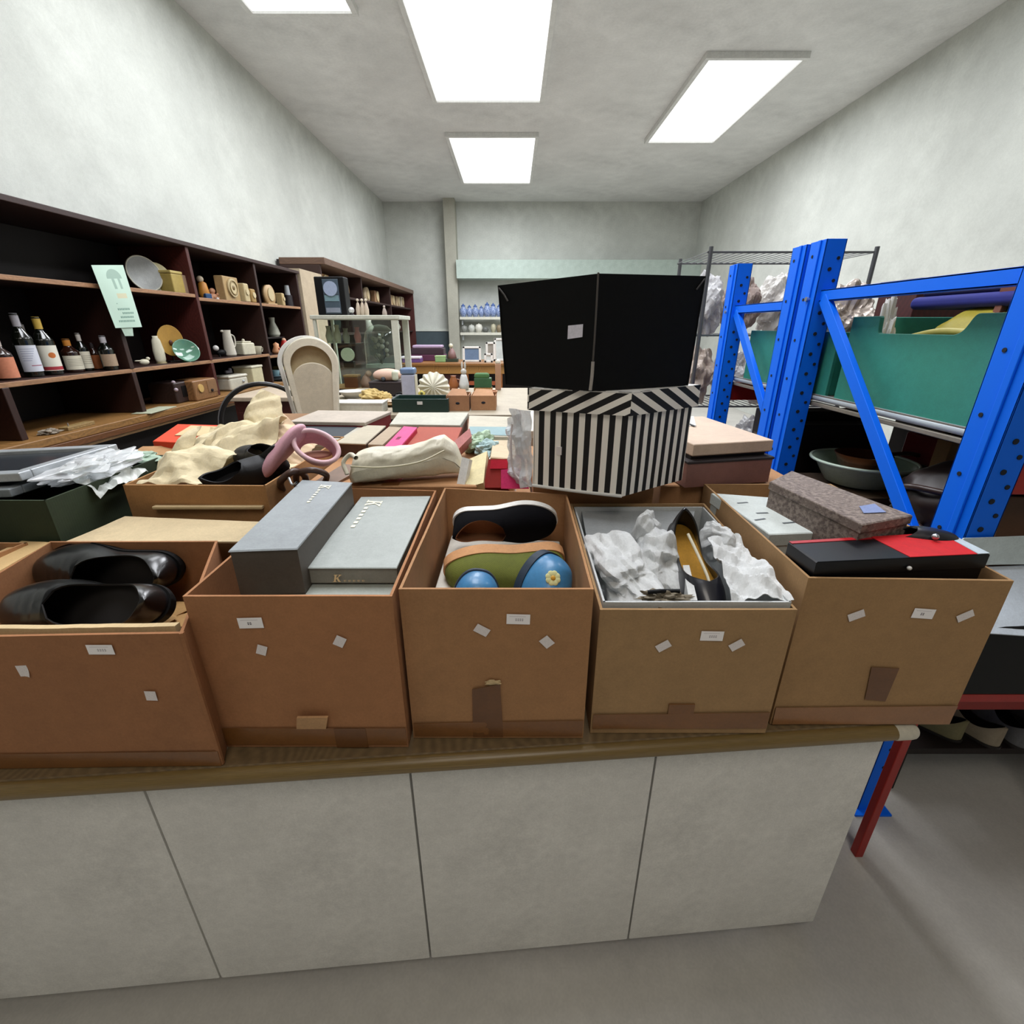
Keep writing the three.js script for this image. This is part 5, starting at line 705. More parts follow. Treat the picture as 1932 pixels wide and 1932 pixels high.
// ---------- glass display cabinet ----------
{
  const x0 = -1.80, x1 = -1.06, z0 = -4.6, z1 = -5.05, y1 = 1.60, wf = mat('#d2d3c4', { r: .5 });
  const t = thing('display_cabinet', 'white framed glass display cabinet with a clock on top', 'cabinet', [(x0 + x1) / 2, 0, (z0 + z1) / 2]);
  partW(t, 'cabinet_top', bb(x0 - .03, x1 + .04, y1 - .035, y1, z1 - .02, z0 + .03, .006), wf); for (const [x, z] of [[x0, z0], [x1, z0], [x0, z1], [x1, z1]]) partW(t, 'post', bb(x - (x === x0 ? .012 : .04), x + (x === x0 ? .012 : .02), 0, y1 - .035, z - .02, z + .02), wf);
  for (const y of [.95, 1.14, 1.36]) partW(t, 'glass_shelf', bb(x0 + .012, y > 1.3 ? -1.46 : x1 - .04, y - .005, y, z1 + .02, z0 - .02, .001), y < 1 ? M.pine : M.glass); partW(t, 'base', bb(x0, x1, .02, .90, z1, z0), M.woodDark); partW(t, 'pane', bb(x0 + .03, x1 - .04, .96, y1 - .04, z0 - .004, z0, .001), M.glass); partW(t, 'back_pane', bb(x0, x1, .9, y1 - .04, z1 - .004, z1, .001), M.glass);
  const c = thing('table_clock', 'black clock with a pale blue dial on top of the glass cabinet', 'clock', [-1.665, y1, -4.78]); part(c, 'case', bx(.27, .325, .14, 0, .163, 0, .01), M.black); part(c, 'front_panel', bx(.145, .29, .006, .012, .16, .071, .003), mat('#4c5a66', { r: .4 })); const f = part(c, 'dial', cyl(.062, .062, .012).rotateX(Math.PI / 2).translate(.012, .225, .078), mat('#a9b6d0', { r: .35 })); part(f, 'ring', new THREE.TorusGeometry(.045, .004, 8, 30).translate(.012, .225, .086), mat('#6d7c98', { r: .4 })); part(c, 'base_plate', bx(.13, .04, .008, .012, .045, .074, .002), mat('#8d93a0', { r: .4 })); part(c, 'glass_band', bx(.13, .05, .006, .012, .145, .075, .002), mat('#7f9ca4', { r: .3 }));
  const sm = (n, l, cat, x, y, z = -4.7) => thing(n, l, cat, [x, y, z]);
  let o = sm('globe_ornament', 'small silver ball ornament beside the black clock', 'ornament', -1.485, y1); part(o, 'ball', ball(.026, 0, .045, 0), mat('#dadada', { r: .2, m: .3 })); part(o, 'base', cyl(.024, .014, .02), M.woodDark);
  for (const [x, l] of [[-1.42, 'left figure of the white figurines on the glass cabinet'], [-1.38, 'middle figure of the white figurines on the glass cabinet'], [-1.345, 'right figure of the white figurines on the glass cabinet']]) { o = sm('figurine', l, 'figurine', x, y1); part(o, 'body', lathe([[0, 0], [.02, 0], [.022, .05], [.012, .10], [0, .12]]), mat('#c9b8a4', { r: .5 })); part(o, 'head', ball(.012, 0, .13, 0), mat('#d9ccb8', { r: .5 })); }
  o = sm('figurine', 'small pale figurine near the right end of the cabinet top', 'figurine', -1.18, y1); part(o, 'body', lathe([[0, 0], [.022, 0], [.02, .03], [.01, .06], [0, .07]]), mat('#a99a90', { r: .5 })); part(o, 'head', ball(.01, 0, .075, 0), mat('#b9aca0', { r: .5 }));
  o = sm('glass_dome', 'glass dome with dark dried flowers in the cabinet', 'glass dome', -1.28, 1.14, -4.82); part(o, 'dome', lathe([[.15, 0], [.15, .24], [.13, .32], [.08, .37], [0, .385]], 36), M.glass); part(o, 'base', cyl(.16, .155, .02, 0, -.001), mat('#7e8478', { r: .4 })); part(o, 'branch', [...Array(14)].map(() => { const a = rnd(0, 6.28), r = rnd(.02, .11), h = rnd(.08, .3); return tube([[0, .02, 0], [Math.cos(a) * r * .5, h * .6, Math.sin(a) * r * .5], [Math.cos(a) * r, h, Math.sin(a) * r]], .003, 8, 5); }), mat('#4c5048', { r: .8 })); part(o, 'bloom', [...Array(16)].map(() => { const a = rnd(0, 6.28), r = rnd(.02, .11); return ball(rnd(.012, .024), Math.cos(a) * r, rnd(.08, .3), Math.sin(a) * r); }), mat('#8f8a7e', { r: .8 }));
  o = sm('porcelain_bowl', 'cream bowl beneath the glass dome in the cabinet', 'bowl', -1.24, .95, -4.75); part(o, 'bowl', lathe([[0, 0], [.05, 0], [.1, .05], [.12, .1], [.115, .1], [.09, .05], [0, .01]]), mat('#cfcbb4', { r: .4 })); part(o, 'fruit', [ball(.04, .02, .1, .02), ball(.036, -.04, .1, 0), ball(.034, .0, .11, -.05)], mat('#a8a68a', { r: .6 }));
  o = sm('mantel_clock', 'round white faced clock on a black base in the cabinet', 'clock', -1.57, 1.14, -4.72); part(o, 'face', cyl(.062, .062, .03).rotateX(Math.PI / 2).translate(0, .115, 0), mat('#c6cab0', { r: .5 })); part(o, 'base', bx(.10, .055, .06, 0, .028, 0, .008), M.black);
  o = sm('wooden_box', 'small wooden box on the bottom shelf of the cabinet', 'box', -1.56, .95, -4.72); part(o, 'body', bx(.13, .1, .1, 0, .05, 0), mat('#7d4a2c', { r: .5 })); part(o, 'lid', bx(.14, .02, .11, 0, .11, 0), M.pine);
  for (const [x, h, c2, l] of [[-1.74, .15, '#a9a890', 'leftmost of the pale ornaments on the upper cabinet shelf'], [-1.66, .16, '#b4b098', 'second pale ornament on the upper cabinet shelf'], [-1.58, .13, '#8f8c7c', 'grey ornament on the upper cabinet shelf'], [-1.47, .14, '#9c5a50', 'reddish ornament on the upper cabinet shelf']]) { o = sm('vase', l, 'vase', x, 1.36, -4.75); part(o, 'body', lathe([[0, 0], [.024, 0], [.034, h * .4], [.018, h * .8], [.024, h], [0, h * .98]]), mat(c2, { r: .5 })); part(o, 'foot', cyl(.026, .024, .008), mat(c2, { r: .5 })); }
  o = sm('figurine', 'pinkish figurine in front of the bottom cabinet shelf', 'figurine', -1.42, .95, -4.7); part(o, 'body', lathe([[0, 0], [.05, 0], [.055, .05], [.03, .1], [0, .13]]), mat('#a87c6c', { r: .6 })); part(o, 'head', ball(.03, .03, .13, 0), mat('#b08a78', { r: .6 }));
}
// ---------- far shelves, counter and alcove ----------
{
  const t = thing('wall_shelf_unit', 'dark wooden wall shelves farther along the left wall, topped by a cornice', 'shelving', [-2.7, 0, -9.6]), z0 = -6.66, z1 = -12.4;
  partW(t, 'back_panel', bb(SB - .03, SB, 0, 2.3, z1, z0), M.woodDark); partW(t, 'cornice', bb(SB, SX + .08, 2.24, 2.32, z1, z0, .008), mat('#7a5c4a', { r: .5, tex: 'grainZ' })); partW(t, 'base_cabinet', bb(SB, SX - .02, 0, .95, z1, z0), M.woodDark); partW(t, 'end_panel', bb(SB, SX + .06, 0, 2.3, z1 - .04, z1, .004), M.woodRed);
  for (const y of [.96, 1.42, 1.92]) partW(t, 'shelf', bb(SB, SX, y - .03, y, z1, z0, .004), M.wood); for (const z of [-6.68, -8.4, -10.3]) partW(t, 'divider', bb(SB, SX + .01, .96, 2.24, z - .02, z + .02, .004), M.wood);
  const cl = (label, z, w, h, c, y = 1.92, rd = 0) => { const o = thing('mantel_clock', label, 'clock', [-2.62, y, z], Math.PI / 2, 'clocks on the far shelves'); part(o, 'case', rd ? lathe([[0, 0], [w / 2, 0], [w / 2, .08], [0, .08]], 30).rotateX(Math.PI / 2).translate(0, h / 2, -.04) : bx(w, h, .1, 0, h / 2, 0, .02), mat(c, { r: .5 })); part(o, 'face', cyl(w * .3, w * .3, .01).rotateX(Math.PI / 2).translate(0, h * .55, rd ? .042 : .052), mat('#cdb88e', { r: .5 })); };
  cl('tan clock at the near end of the far shelves', -7.15, .34, .26, '#b58a5a'); cl('second tan clock on the far shelves, beside the nearest one', -7.6, .30, .22, '#a87848'); cl('round beige clock on the far shelves', -8.05, .26, .26, '#c4a478', 1.92, 1); cl('small grey cream clock on the far shelves', -8.7, .26, .2, '#a89c86'); cl('pale arched clock on the far shelves', -9.2, .26, .22, '#c9b594', 1.92, 1); cl('brown clock before the second upright of the far shelves', -9.8, .3, .22, '#9a7450'); cl('cream clock after the second upright of the far shelves', -10.6, .32, .24, '#cdb48c'); cl('beige clock third from the far end of the far shelves', -11.1, .3, .22, '#bfa27a'); cl('light tan clock second from the far end', -11.6, .3, .22, '#c6ac88'); cl('pale clock at the far end of the shelves', -12.05, .28, .24, '#d2c2a8');
  for (const [z, l] of [[-9.0, 'grey white pot on the lower board of the far shelves'], [-11.2, 'small pale pot near the end of the lower far shelf']]) { const o = thing('vase', l, 'vase', [-2.58, 1.42, z]); part(o, 'body', lathe([[0, 0], [.06, 0], [.1, .08], [.06, .16], [.07, .2], [0, .19]]), mat('#b9b3a8', { r: .4 })); part(o, 'foot', cyl(.062, .06, .012), mat('#a9a398', { r: .4 })); }
}
{
  const t = thing('long_counter', 'long honey coloured wooden counter in front of the far wall', 'counter', [-1.0, 0, -8.2]); partW(t, 'counter_top', bb(-1.83, .8, .93, .965, -8.7, -7.75, .005), mat('#a5703a', { r: .4, tex: 'grain' })); partW(t, 'apron', bb(-1.78, .75, .80, .93, -8.65, -7.8), mat('#c08a44', { r: .45, tex: 'grain' })); partW(t, 'back_board', bb(-1.75, .75, .1, .80, -8.6, -8.55), M.woodDark); for (const x of [-1.74, -1.30, -.75, -.2, .7]) partW(t, 'leg', bb(x - .045, x + .045, 0, .80, -7.9, -7.81), mat('#a8642c', { r: .5, tex: 'grain' })); partW(t, 'lower_rail', bb(-1.28, -.77, .30, .36, -7.88, -7.83), M.woodGold); partW(t, 'door', bb(-1.24, -.80, .06, .78, -7.94, -7.90), M.woodRed); partW(t, 'lower_rail', bb(-.70, -.25, .62, .68, -7.88, -7.83), mat('#9a4a24', { r: .5 }));
  const on = (n, l, c, x, z, y = .966) => thing(n, l, c, [x, y, z]);
  let o = on('folder_stack', 'lilac topped stack of flat boxes on the far counter', 'boxes', -1.45, -8.45); part(o, 'box', bx(.62, .10, .3, 0, .05, 0, .01), mat('#5c2a48', { r: .5 })); part(o, 'box', bx(.55, .1, .28, .02, .15, 0, .01), mat('#3a2430', { r: .5 })); part(o, 'top_box', bx(.5, .05, .28, .02, .225, 0, .02), mat('#b49cb8', { r: .5 }));
  o = on('folder_stack', 'white and purple stack of papers at the left of the far counter', 'papers', -1.62, -8.0); part(o, 'sheet', bx(.3, .06, .2, 0, .03, 0, .006), mat('#6a4a86', { r: .5 })); part(o, 'top_sheet', bx(.32, .03, .22, -.02, .076, 0, .006), mat('#e2dce4', { r: .6 }));
  o = on('green_case', 'light green box on the far counter', 'box', -1.17, -8.05); part(o, 'box_body', bx(.17, .08, .14, 0, .04, 0, .01), mat('#8fb47a', { r: .5 })); part(o, 'lid', bx(.175, .02, .145, 0, .09, 0, .006), mat('#a8c88c', { r: .5 }));
  o = on('figurine', 'figurine with a pale head on a dark plinth on the far counter', 'figurine', -.99, -8.1); part(o, 'plinth', bx(.2, .05, .16, 0, .025, 0), mat('#2e3a2a', { r: .5 })); part(o, 'body', lathe([[0, .05], [.08, .05], [.06, .14], [.03, .2], [0, .22]]), mat('#8a6a66', { r: .5 })); part(o, 'head', ball(.035, -.01, .25, 0), mat('#d8d2b8', { r: .5 }));
  const pf = (l, x, w, h, c, z = -8.1) => { const f = on('picture_frame', l, 'picture frame', x, z); part(f, 'frame', [bx(w, .03, .03, 0, .015, 0), bx(w, .03, .03, 0, h - .015, 0), bx(.035, h, .03, -w / 2 + .017, h / 2, 0), bx(.035, h, .03, w / 2 - .017, h / 2, 0)], M.white); part(f, 'picture', bx(w - .06, h - .05, .012, 0, h / 2, -.005, .001), mat(c, { r: .4 })); };
  pf('white framed blue picture on the far counter', -.66, .30, .24, '#6f86a4'); pf('tall white framed picture behind the blue one', -.36, .16, .30, '#9a948a', -8.3); pf('white frame beside the black box at the right of the far counter', -.20, .2, .36, '#cfd8d6', -8.35); pf('small white frame at the front right of the far counter', -.38, .14, .14, '#dfe4e0', -7.95);
  // alcove shelves
  for (const [y, l] of [[1.73, 'upper white alcove shelf with blue and white jars'], [1.375, 'lower white alcove shelf with grey crockery']]) { const s = thing('alcove_shelf', l, 'shelf', [-.4, y, -12.45]); part(s, 'board', bx(1.75, .06, .3, 0, -.03, -.02), mat('#dad8c8', { r: .6 })); for (const x of [-.82, .82]) part(s, 'bracket', bx(.03, .12, .2, x, -.12, -.06), M.greyMetal); }
  const jar = thing('porcelain_jar', 'leftmost of the blue and white jars on the alcove shelf', 'jar', [-1.19, 1.73, -12.42], 0, 'blue and white jars on the alcove shelf'); part(jar, 'body', lathe([[0, 0], [.05, 0], [.085, .08], [.09, .16], [.05, .22], [.045, .24], [0, .24]]), mat2('bw', { map: dataTex(64, (u, v) => per(u, v, 9, 6) > -.05 ? [66, 92, 150] : [190, 202, 222], 5), roughness: .3 })); part(jar, 'lid', [lathe([[0, .28], [.03, .27], [.055, .245], [.05, .24]]), ball(.016, 0, .285, 0)], mat('#4a68a8', { r: .3 }));
  const ord = ['second', 'third', 'fourth', 'fifth', 'sixth', 'rightmost visible']; for (let i = 0; i < 6; i++) { const c = copy(jar, `${ord[i]} of the blue and white jars, counted from the left`, [-1.04 + i * .145, 1.73, -12.42 + .03 * (i % 2)]); c.scale.setScalar([.9, .95, .85, 1.1, 1.05, .95][i]); }
  const gc = (l, x, w, h, c) => { const o2 = thing('crockery_pot', l, 'pot', [x, 1.375, -12.42]); part(o2, 'body', lathe([[0, 0], [w * .3, 0], [w * .5, h * .5], [w * .35, h * .9], [0, h]]), mat(c, { r: .5 })); part(o2, 'knob', ball(w * .08, 0, h, 0), mat(c, { r: .5 })); };
  gc('grey lidded pot at the left of the lower alcove shelf', -1.18, .16, .16, '#8c8e88'); gc('pale grey pot on the lower alcove shelf', -1.0, .18, .18, '#c6c8c0'); gc('white lidded pot in the middle of the lower alcove shelf', -.82, .2, .2, '#e0ded2'); gc('dark grey pot on the lower alcove shelf', -.66, .16, .13, '#6a6c68'); gc('cream pot on the lower alcove shelf', -.46, .14, .2, '#b9b49a'); gc('tan pot near the black box on the lower alcove shelf', -.32, .14, .18, '#8a7a60');
}

// ---------- blue pallet racking on the right ----------
const RX = 1.15, RT = 1.80;
function upright(t, z, near) {                           // folded steel upright with punched holes
  const w = .10, d = .075;
  const u = partW(t, 'upright', [bb(RX, RX + .004, 0, RT, z - w / 2, z + w / 2, .001), bb(RX, RX + d, 0, RT, z + w / 2 - .004, z + w / 2, .001), bb(RX, RX + d, 0, RT, z - w / 2, z - w / 2 + .004, .001), bb(RX + d - .004, RX + d, 0, RT, z + w / 2 - .03, z + w / 2, .001), bb(RX + d - .004, RX + d, 0, RT, z - w / 2, z - w / 2 + .03, .001)], M.blue);
  const rib = part(u, 'rib', bb(RX - .006, RX, .0, RT, z + .004, z + .022, .002).translate(-t.position.x, -t.position.y, -t.position.z), M.blue);
  const holes = []; for (let y = .2; y < RT - .03; y += .075) { holes.push(new THREE.CylinderGeometry(.007, .007, .003, 12).rotateX(Math.PI / 2).translate(RX + .032, y, z + w / 2 + .0005)); holes.push(new THREE.CylinderGeometry(.006, .006, .003, 12).rotateX(Math.PI / 2).translate(RX + .056, y + .037, z + w / 2 + .0005)); }
  partW(t, 'punched_holes', holes, M.hole); const side = []; for (let y = .25; y < RT - .05; y += .15) side.push(new THREE.CylinderGeometry(.0055, .0055, .003, 12).rotateZ(Math.PI / 2).translate(RX - .0005, y, z - .022)); partW(t, 'bolt_holes', side, M.hole);
  partW(t, 'foot_plate', bb(RX - .02, RX + .10, 0, .008, z - .07, z + .07, .001), M.blue);
}
function rackFrame(label, zn, zf, hy, dn, df) {
  const t = thing('pallet_rack', label, 'pallet rack', [RX, 0, (zn + zf) / 2]); upright(t, zn); upright(t, zf);
  for (const y of hy) partW(t, 'horizontal_brace', [bb(RX + .02, RX + .06, y - .035, y - .030, zf, zn, .001), bb(RX + .02, RX + .06, y + .0, y + .005, zf, zn, .001), bb(RX + .02, RX + .025, y - .035, y + .005, zf, zn, .001)], M.blue);
  for (const [a, b] of dn) partW(t, 'diagonal_brace', bar([RX + .028, a[1], a[0]], [RX + .028, b[1], b[0]], .042, .022, [0, 0, 1]), M.blue);
  for (const [z, y] of df) partW(t, 'bolt', new THREE.CylinderGeometry(.009, .009, .014, 6).rotateZ(Math.PI / 2).translate(RX - .006, y, z), M.chrome);
  return t;
}
rackFrame('nearer blue rack frame with a diagonal brace, right of the box tables', -1.13, -2.0, [1.625, .45], [[[-1.93, 1.60], [-1.25, .93]], [[-1.25, .9], [-1.93, .2]]], [[-1.985, 1.60], [-1.12, 1.63]]);
rackFrame('farther blue rack frame behind the nearer one', -2.125, -2.72, [1.60, .45], [[[-2.66, 1.57], [-2.13, 1.08]], [[-2.14, 1.02], [-2.66, .25]]], [[-2.715, 1.575]]);
{
  const deck = (label, y, z0, z1, x1, m, beam) => { const t = thing('rack_shelf', label, 'shelf', [1.7, y, (z0 + z1) / 2]); partW(t, 'deck_board', bb(RX + .085, x1, y - .02, y, z1, z0, .002), m); partW(t, 'edge_rail', new THREE.CapsuleGeometry(.013, z0 - z1 - .03, 6, 12).rotateX(Math.PI / 2).translate(RX + .095, y - .012, (z0 + z1) / 2), mat('#c3ccd0', { r: .35 })); partW(t, 'edge_rail', bb(RX + .083, RX + .10, y - .045, y - .03, z1, z0, .003), mat('#8a8274', { r: .5 })); for (const z of [z0 - .005, z1 + .005]) partW(t, 'beam', bb(RX + .078, x1, y - .13, y - .035, z - .02, z + .02, .004), beam); };
  const red = mat('#a81c14', { r: .45 });
  deck('upper rack shelf with a grey rail carrying the green crates', 1.245, -1.10, -2.72, 2.6, mat('#6a6258', { r: .7 }), red);
  deck('lower rack shelf with a red beam, holding dark oddments', .56, -1.10, -2.72, 2.6, mat('#5c5044', { r: .7 }), red);
}
// green crates with hand holes
function crate(label, z0, z1, y1, notch) {
  const x0 = 1.245, x1 = 1.85, y0 = 1.246, t = thing('green_crate', label, 'crate', [(x0 + x1) / 2, y0, (z0 + z1) / 2]), L = z0 - z1, h = y1 - y0, s = new THREE.Shape();
  s.moveTo(0, 0); s.lineTo(L, 0); s.lineTo(L, h);
  if (notch) { const [a, b] = notch, d = .055; s.lineTo(L - a + .012, h); s.bezierCurveTo(L - a - .015, h, L - a - .005, h - d, L - a - .055, h - d); s.lineTo(L - b + .02, h - d); s.bezierCurveTo(L - b + .004, h - d, L - b + .004, h - d + .01, L - b, h - .004); s.lineTo(L - b - .004, h); }
  s.lineTo(0, h); s.closePath();
  const face = () => new THREE.ExtrudeGeometry(s, { depth: .012, bevelEnabled: true, bevelSize: .0015, bevelThickness: .0015, bevelSegments: 1, curveSegments: 16 }).rotateY(-Math.PI / 2);   // shape x -> world z
  partW(t, 'side_panel', uvBox(face().translate(x0 + .012, y0, z1)), M.green); partW(t, 'side_panel', uvBox(face().translate(x1, y0, z1)), M.green);
  partW(t, 'end_panel', bb(x0 + .012, x1 - .012, y0, y1, z0 - .013, z0 - .001), M.green); partW(t, 'end_panel', bb(x0 + .012, x1 - .012, y0, y1, z1 + .001, z1 + .013), M.green); partW(t, 'base_panel', bb(x0 + .012, x1 - .012, y0 + .001, y0 + .012, z1 + .013, z0 - .013), M.green);
  return t;
}
const gc1 = crate('green crate with a curved hand hole on the upper rack shelf', -1.16, -1.84, 1.533, [.198, .548]);
partW(gc1, 'label', panel([1.244, 1.451, -1.26], [1.244, 1.455, -1.208], [1.244, 1.476, -1.211], [1.244, 1.471, -1.259], .001, { nu: 2, nv: 2 }), mat('#d6e6ee', { r: .5 }), 'white paper label');
crate('plain green crate on the upper rack shelf behind the middle upright', -1.90, -2.60, 1.482);
{
  const y = 1.26;
  let t = thing('storage_bag', 'yellow green bag showing through the crate hand hole', 'bag', [1.50, y, -1.52]); part(t, 'body', crumple(.20, .135, .24, 91, .10, 1.2, 14, .5).translate(0, .165, 0), mat('#a89a2e', { r: .5 })); part(t, 'fold', tube([[-.19, .20, -.15], [-.20, .225, 0], [-.18, .22, .12]], .012), mat('#c8bc5a', { r: .5 }));
  t = thing('folded_cloth', 'dark blue cloth lying on the yellow green bag', 'cloth', [1.56, 1.555, -1.56]); part(t, 'fold', bx(.36, .04, .44, 0, .02, 0, .018, 2), mat('#1c2480', { r: .8 })); part(t, 'fold', bx(.34, .03, .40, .01, .054, 0, .014, 2), mat('#232048', { r: .8 }));
  t = thing('wooden_chair', 'red brown wooden chair frame standing in the green crate', 'chair', [1.45, y, -1.33]); partW(t, 'rail', bar([1.40, 1.60, -1.47], [1.42, 1.615, -1.21], .022, .022, [1, 0, 0]), mat('#7c4630', { r: .5 })); for (const z of [-1.46, -1.35, -1.24]) partW(t, 'spindle', bar([1.36, 1.28, z + .02], [1.405, 1.605, z], .022, .018, [0, 0, 1]), mat('#7c4630', { r: .5 }));
  t = thing('white_bundle', 'small white twisted bundle at the far end of the near green crate', 'bundle', [1.33, y, -1.79]); part(t, 'sheet', crumple(.03, .16, .03, 93, .4, 2, 10).translate(0, .17, 0), M.white);
  t = thing('wrapped_parcel', 'crumpled foil wrapped parcel standing in the farther green crate', 'parcel', [1.50, y, -2.34]); part(t, 'wrap', crumple(.14, .19, .16, 95, .2, 2.6, 24, .25).translate(0, .21, 0), mat('#b3a69a', { r: .3, m: .3 })); part(t, 'tape', bx(.02, .3, .02, -.15, .3, 0), mat('#d6cfc6', { r: .4 }));
  t = thing('wooden_case', 'dark wooden case behind the foil parcel', 'case', [1.66, y, -2.03]); part(t, 'body', bx(.28, .38, .2, 0, .19, 0), M.woodRed); part(t, 'lid', bx(.29, .03, .21, 0, .395, 0), M.wood);
  t = thing('stone_ornament', 'brown mineral lump in the farther green crate', 'ornament', [1.33, y, -2.13]); part(t, 'body', crumple(.06, .12, .08, 97, .35, 1.8, 12).translate(0, .14, 0), mat('#7d6258', { r: .6 })); part(t, 'vein', crumple(.05, .05, .06, 98, .3, 2, 6).translate(-.02, .24, .02), mat('#cfc6bc', { r: .5 }));
}
// things on the lower rack shelf
{
  const y = .561;
  const ct = (label, x0, x1, z0, z1, h, m) => { const t = thing('cardboard_carton', label, 'carton', [(x0 + x1) / 2, y, (z0 + z1) / 2]); partW(t, 'box_body', bb(x0, x1, y, y + h, z1, z0, .003), m); partW(t, 'tape_strip', bb((x0 + x1) / 2 - .025, (x0 + x1) / 2 + .025, y + h, y + h + .001, z1 + .005, z0 - .005, .0004), M.tape); };
  ct('dark carton under the pale green basin', 1.26, 1.66, -1.68, -2.02, .33, mat('#5a4430', { r: .8 })); ct('dark carton under the brown leather bag', 1.26, 1.75, -1.18, -1.62, .28, mat('#3a2a20', { r: .8 })); ct('dark carton at the back of the lower rack shelf', 1.75, 2.15, -1.70, -2.05, .40, mat('#2e221a', { r: .8 }));
  for (const [z, h, l] of [[-1.38, .60, 'tall dark storage box at the back of the lower rack shelf behind the leather bag'], [-1.90, .62, 'tall dark storage box at the back of the lower rack shelf behind the basin'], [-2.42, .60, 'tall dark storage box at the far back of the lower rack shelf']]) { const s = thing('storage_box', l, 'box', [2.36, y, z]); part(s, 'body', bx(.40, h, .44, 0, h / 2, 0, .008), mat('#1c1512', { r: .8 })); part(s, 'lid', bx(.42, .03, .46, 0, h + .016, 0, .006), mat('#241b17', { r: .8 })); }
  let t = thing('enamel_basin', 'pale mint enamel basin on the lower rack shelf', 'basin', [1.44, .892, -1.86]); part(t, 'bowl', lathe([[0, .004], [.09, 0], [.12, .012], [.165, .085], [.185, .098], [.185, .102], [.16, .09], [.115, .02], [0, .01]], 44), mat('#bcd2bc', { r: .25, cc: .4 })); part(t, 'rim', new THREE.TorusGeometry(.184, .006, 8, 44).rotateX(Math.PI / 2).translate(0, .10, 0), mat('#cbdccb', { r: .25 }));
  t = thing('copper_pan', 'copper pan lying in the mint basin', 'pan', [1.42, .98, -1.84]); part(t, 'pan', lathe([[0, 0], [.08, 0], [.10, .045], [.095, .045], [.075, .006], [0, .006]]), mat('#8a4a2c', { r: .25, m: .8 })); part(t, 'handle', tube([[.09, .04, 0], [.16, .05, .02], [.20, .045, .03]], .008), mat('#3a2620', { r: .4 }));
  t = thing('leather_bag', 'dark brown leather bag slumped on the lower rack shelf', 'bag', [1.47, .842, -1.40]); part(t, 'body', crumple(.20, .13, .20, 103, .14, 1.1, 14, .6).translate(0, .125, 0), mat('#2c1c17', { r: .45 })); part(t, 'strap', tube([[-.16, .12, -.12], [-.22, .19, 0], [-.18, .2, .1], [-.1, .2, .15]], .010), mat('#3f2c26', { r: .4 })); part(t, 'strap', tube([[-.18, .08, .05], [-.24, .10, .10], [-.2, .05, .18]], .008), mat('#3f2c26', { r: .4 }));
  t = thing('parcel', 'tan parcel with a grey cloth beside the leather bag', 'parcel', [1.62, .842, -1.60 + .02]); partW(t, 'body', bb(1.56, 1.74, .842, 1.12, -1.69, -1.63), mat('#8a6a44', { r: .8 })); partW(t, 'cloth', crumple(.06, .04, .05, 105, .4, 2, 8).translate(1.50, .89, -1.64), mat('#9a9a9c', { r: .8 }));
  t = thing('red_box', 'dark red metal box at the back of the lower rack shelf', 'box', [1.72, .962, -1.9]); part(t, 'body', bx(.26, .12, .22, .12, .06, 0, .01), mat('#7a1614', { r: .5 })); part(t, 'handle', tube([[.04, .12, 0], [.12, .15, 0], [.2, .12, 0]], .007), M.black);
  for (const [z, h, c, l] of [[-2.20, .52, '#2e2420', 'dark book like box on the lower rack shelf, nearest the middle upright'], [-2.33, .56, '#3a2c22', 'brown upright box between two dark ones on the lower rack shelf'], [-2.46, .54, '#241d1c', 'dark upright box farthest along the lower rack shelf']]) { t = thing('file_box', l, 'box', [1.5, y, z]); part(t, 'body', bx(.4, h, .11, 0, h / 2, 0), mat(c, { r: .7 })); part(t, 'spine_label', bx(.002, .08, .06, -.201, h * .7, 0, .0005), mat('#5e5044', { r: .7 })); }
  t = thing('brown_board', 'brown board leaning right of the near rack upright', 'board', [1.55, .561, -1.16]); partW(t, 'board', panel([1.30, .70, -1.10], [1.75, .70, -1.10], [1.75, 1.08, -1.16], [1.30, 1.08, -1.16], .02), mat('#6a4a34', { r: .6 })); partW(t, 'foot', bb(1.30, 1.75, .561, .70, -1.16, -1.11), mat('#4a3224', { r: .6 }));
}
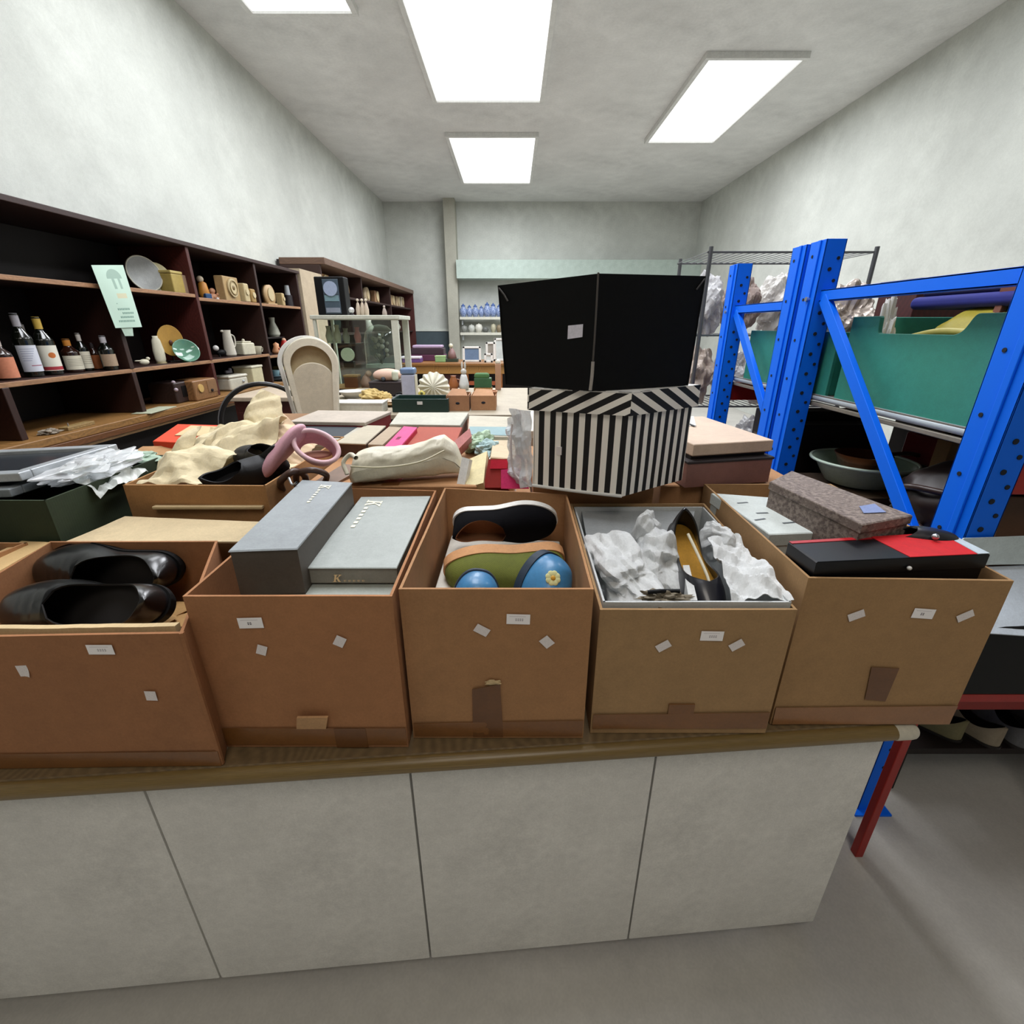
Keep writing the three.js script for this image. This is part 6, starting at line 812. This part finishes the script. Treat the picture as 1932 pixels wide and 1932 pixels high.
// things in front of the racking, at the right edge
{
  let t = thing('black_case', 'flat black case with white papers on top at the right edge', 'case', [1.38, .632, -.99]);
  partW(t, 'body', bb(1.08, 1.70, .632, .825, -1.06, -.93, .006), M.black); partW(t, 'lid', bb(1.075, 1.705, .825, .84, -1.065, -.925, .004), M.black);
  t = thing('steel_stand', 'red steel stand under the flat black case at the right edge', 'stand', [1.4, 0, -.98]); const rd = mat('#a82018', { r: .45 });
  for (const z of [-1.045, -.945]) partW(t, 'rail', bb(1.04, 1.75, .605, .631, z - .012, z + .012), rd); for (const x of [1.055, 1.735]) for (const z of [-1.045, -.945]) partW(t, 'leg', bb(x - .012, x + .012, 0, .606, z - .012, z + .012), rd);
  const sh = (label, a, b, c, d, m) => { const o = thing('paper_sheet', label, 'paper', a); partW(o, 'sheet', panel(a, b, c, d, .004, { amp: .003 }), m); };
  sh('white paper sheet sloping over the front of the black case', [1.07, .835, -.915], [1.66, .80, -.905], [1.66, .95, -1.05], [1.09, .925, -1.062], mat('#d3dde8', { r: .6 }));
  sh('second white paper sheet propped behind the sloping one', [1.10, .935, -1.055], [1.66, .955, -1.04], [1.68, 1.03, -1.065], [1.14, 1.005, -1.07], mat('#c9d6d8', { r: .6 }));
  const cl = thing('low_bench', 'low dark bench of odd shoes under the racking at the lower right', 'bench', [1.66, 0, -1.31]); partW(cl, 'seat', bb(1.30, 2.05, .175, .20, -1.46, -1.15), M.woodDark); for (const x of [1.32, 2.03]) partW(cl, 'side', bb(x - .012, x + .012, 0, .175, -1.45, -1.16), M.woodDark);
  const sho = (label, p, ry, m, L = .26) => { const o = shoe(thing('old_shoe', label, 'shoe'), { L, W: .095, H: .075, Hh: .075, mUpper: m, mLining: M.darkIn, mSole: mat('#2a2622', { r: .7 }) }); o.position.set(...p); o.rotation.y = ry; };
  sho('olive grey shoe at the left end of the low bench', [1.43, .20, -1.28], 2.3, mat('#8a8460', { r: .8 })); sho('pale tan shoe second from the left on the low bench', [1.56, .20, -1.27], 2.0, mat('#a69a84', { r: .8 })); sho('grey rounded shoe third from the left on the low bench', [1.70, .20, -1.27], 1.5, mat('#74767a', { r: .7 })); sho('dark shoe at the right end of the low bench', [1.85, .20, -1.28], 1.8, mat('#4a4a4e', { r: .6 }));
}
// wire shelving with wrapped bundles between the black box and the racking
{
  const x0 = 1.18, x1 = 2.2, z0 = -3.2, z1 = -3.75, t = thing('wire_shelving', 'grey wire shelving with wrapped bundles behind the striped box', 'shelving', [(x0 + x1) / 2, 0, (z0 + z1) / 2]);
  for (const [x, z] of [[x0 + .02, z0], [x1, z0], [x0 + .02, z1], [x1, z1]]) partW(t, 'post', cyl(.013, .013, 1.95, x, 0, z, 12), mat('#6a6c70', { r: .35, m: .6 }));
  for (const y of [.5, 1.0, 1.45, 1.92]) { const g = []; for (let i = 0; i <= 22; i++) g.push(bx(.005, .005, z0 - z1, x0 + (x1 - x0) * i / 22, y, (z0 + z1) / 2, .001)); g.push(bx(x1 - x0, .012, .008, (x0 + x1) / 2, y, z0, .001), bx(x1 - x0, .012, .008, (x0 + x1) / 2, y, z1, .001)); partW(t, 'wire_shelf', g, mat('#7a7c80', { r: .35, m: .6 })); }
  const wr = [mat('#d9d6d0', { r: .35 }), mat('#b8a79a', { r: .45 }), mat('#cfcfd2', { r: .3 }), mat('#a5928a', { r: .5 })];
  let k = 0; const nm = ['white wrapped bundle at the left of the wire shelving', 'brownish wrapped bundle on the wire shelving', 'silvery wrapped bundle on the wire shelving', 'taupe wrapped bundle on the wire shelving']; const lv = ['bottom', 'second', 'top'];
  for (const [j, y] of [[0, .51], [1, 1.01], [2, 1.46]]) for (let i = 0; i < 4; i++) { const h = [.18, .17, .18, .17][i], b = thing('wrapped_bundle', `${nm[(i + j) % 4].replace(' on the', ' in place ' + (i + 1) + ' of the ' + lv[j] + ' level of the').replace(' at the left of the', ' in place ' + (i + 1) + ' of the ' + lv[j] + ' level of the')}`, 'bundle', [1.30 + i * .24, y, -3.46]); part(b, 'wrap', crumple(.095, h, .19, 120 + k, .18, 2.4, 14, .25).translate(0, h, 0), wr[(i + j) % 4]); part(b, 'tie', new THREE.TorusGeometry(.09, .006, 6, 24).rotateX(Math.PI / 2).translate(0, h, 0), wr[(i + 1) % 4]); k++; }
}

renderer.render(scene, camera);
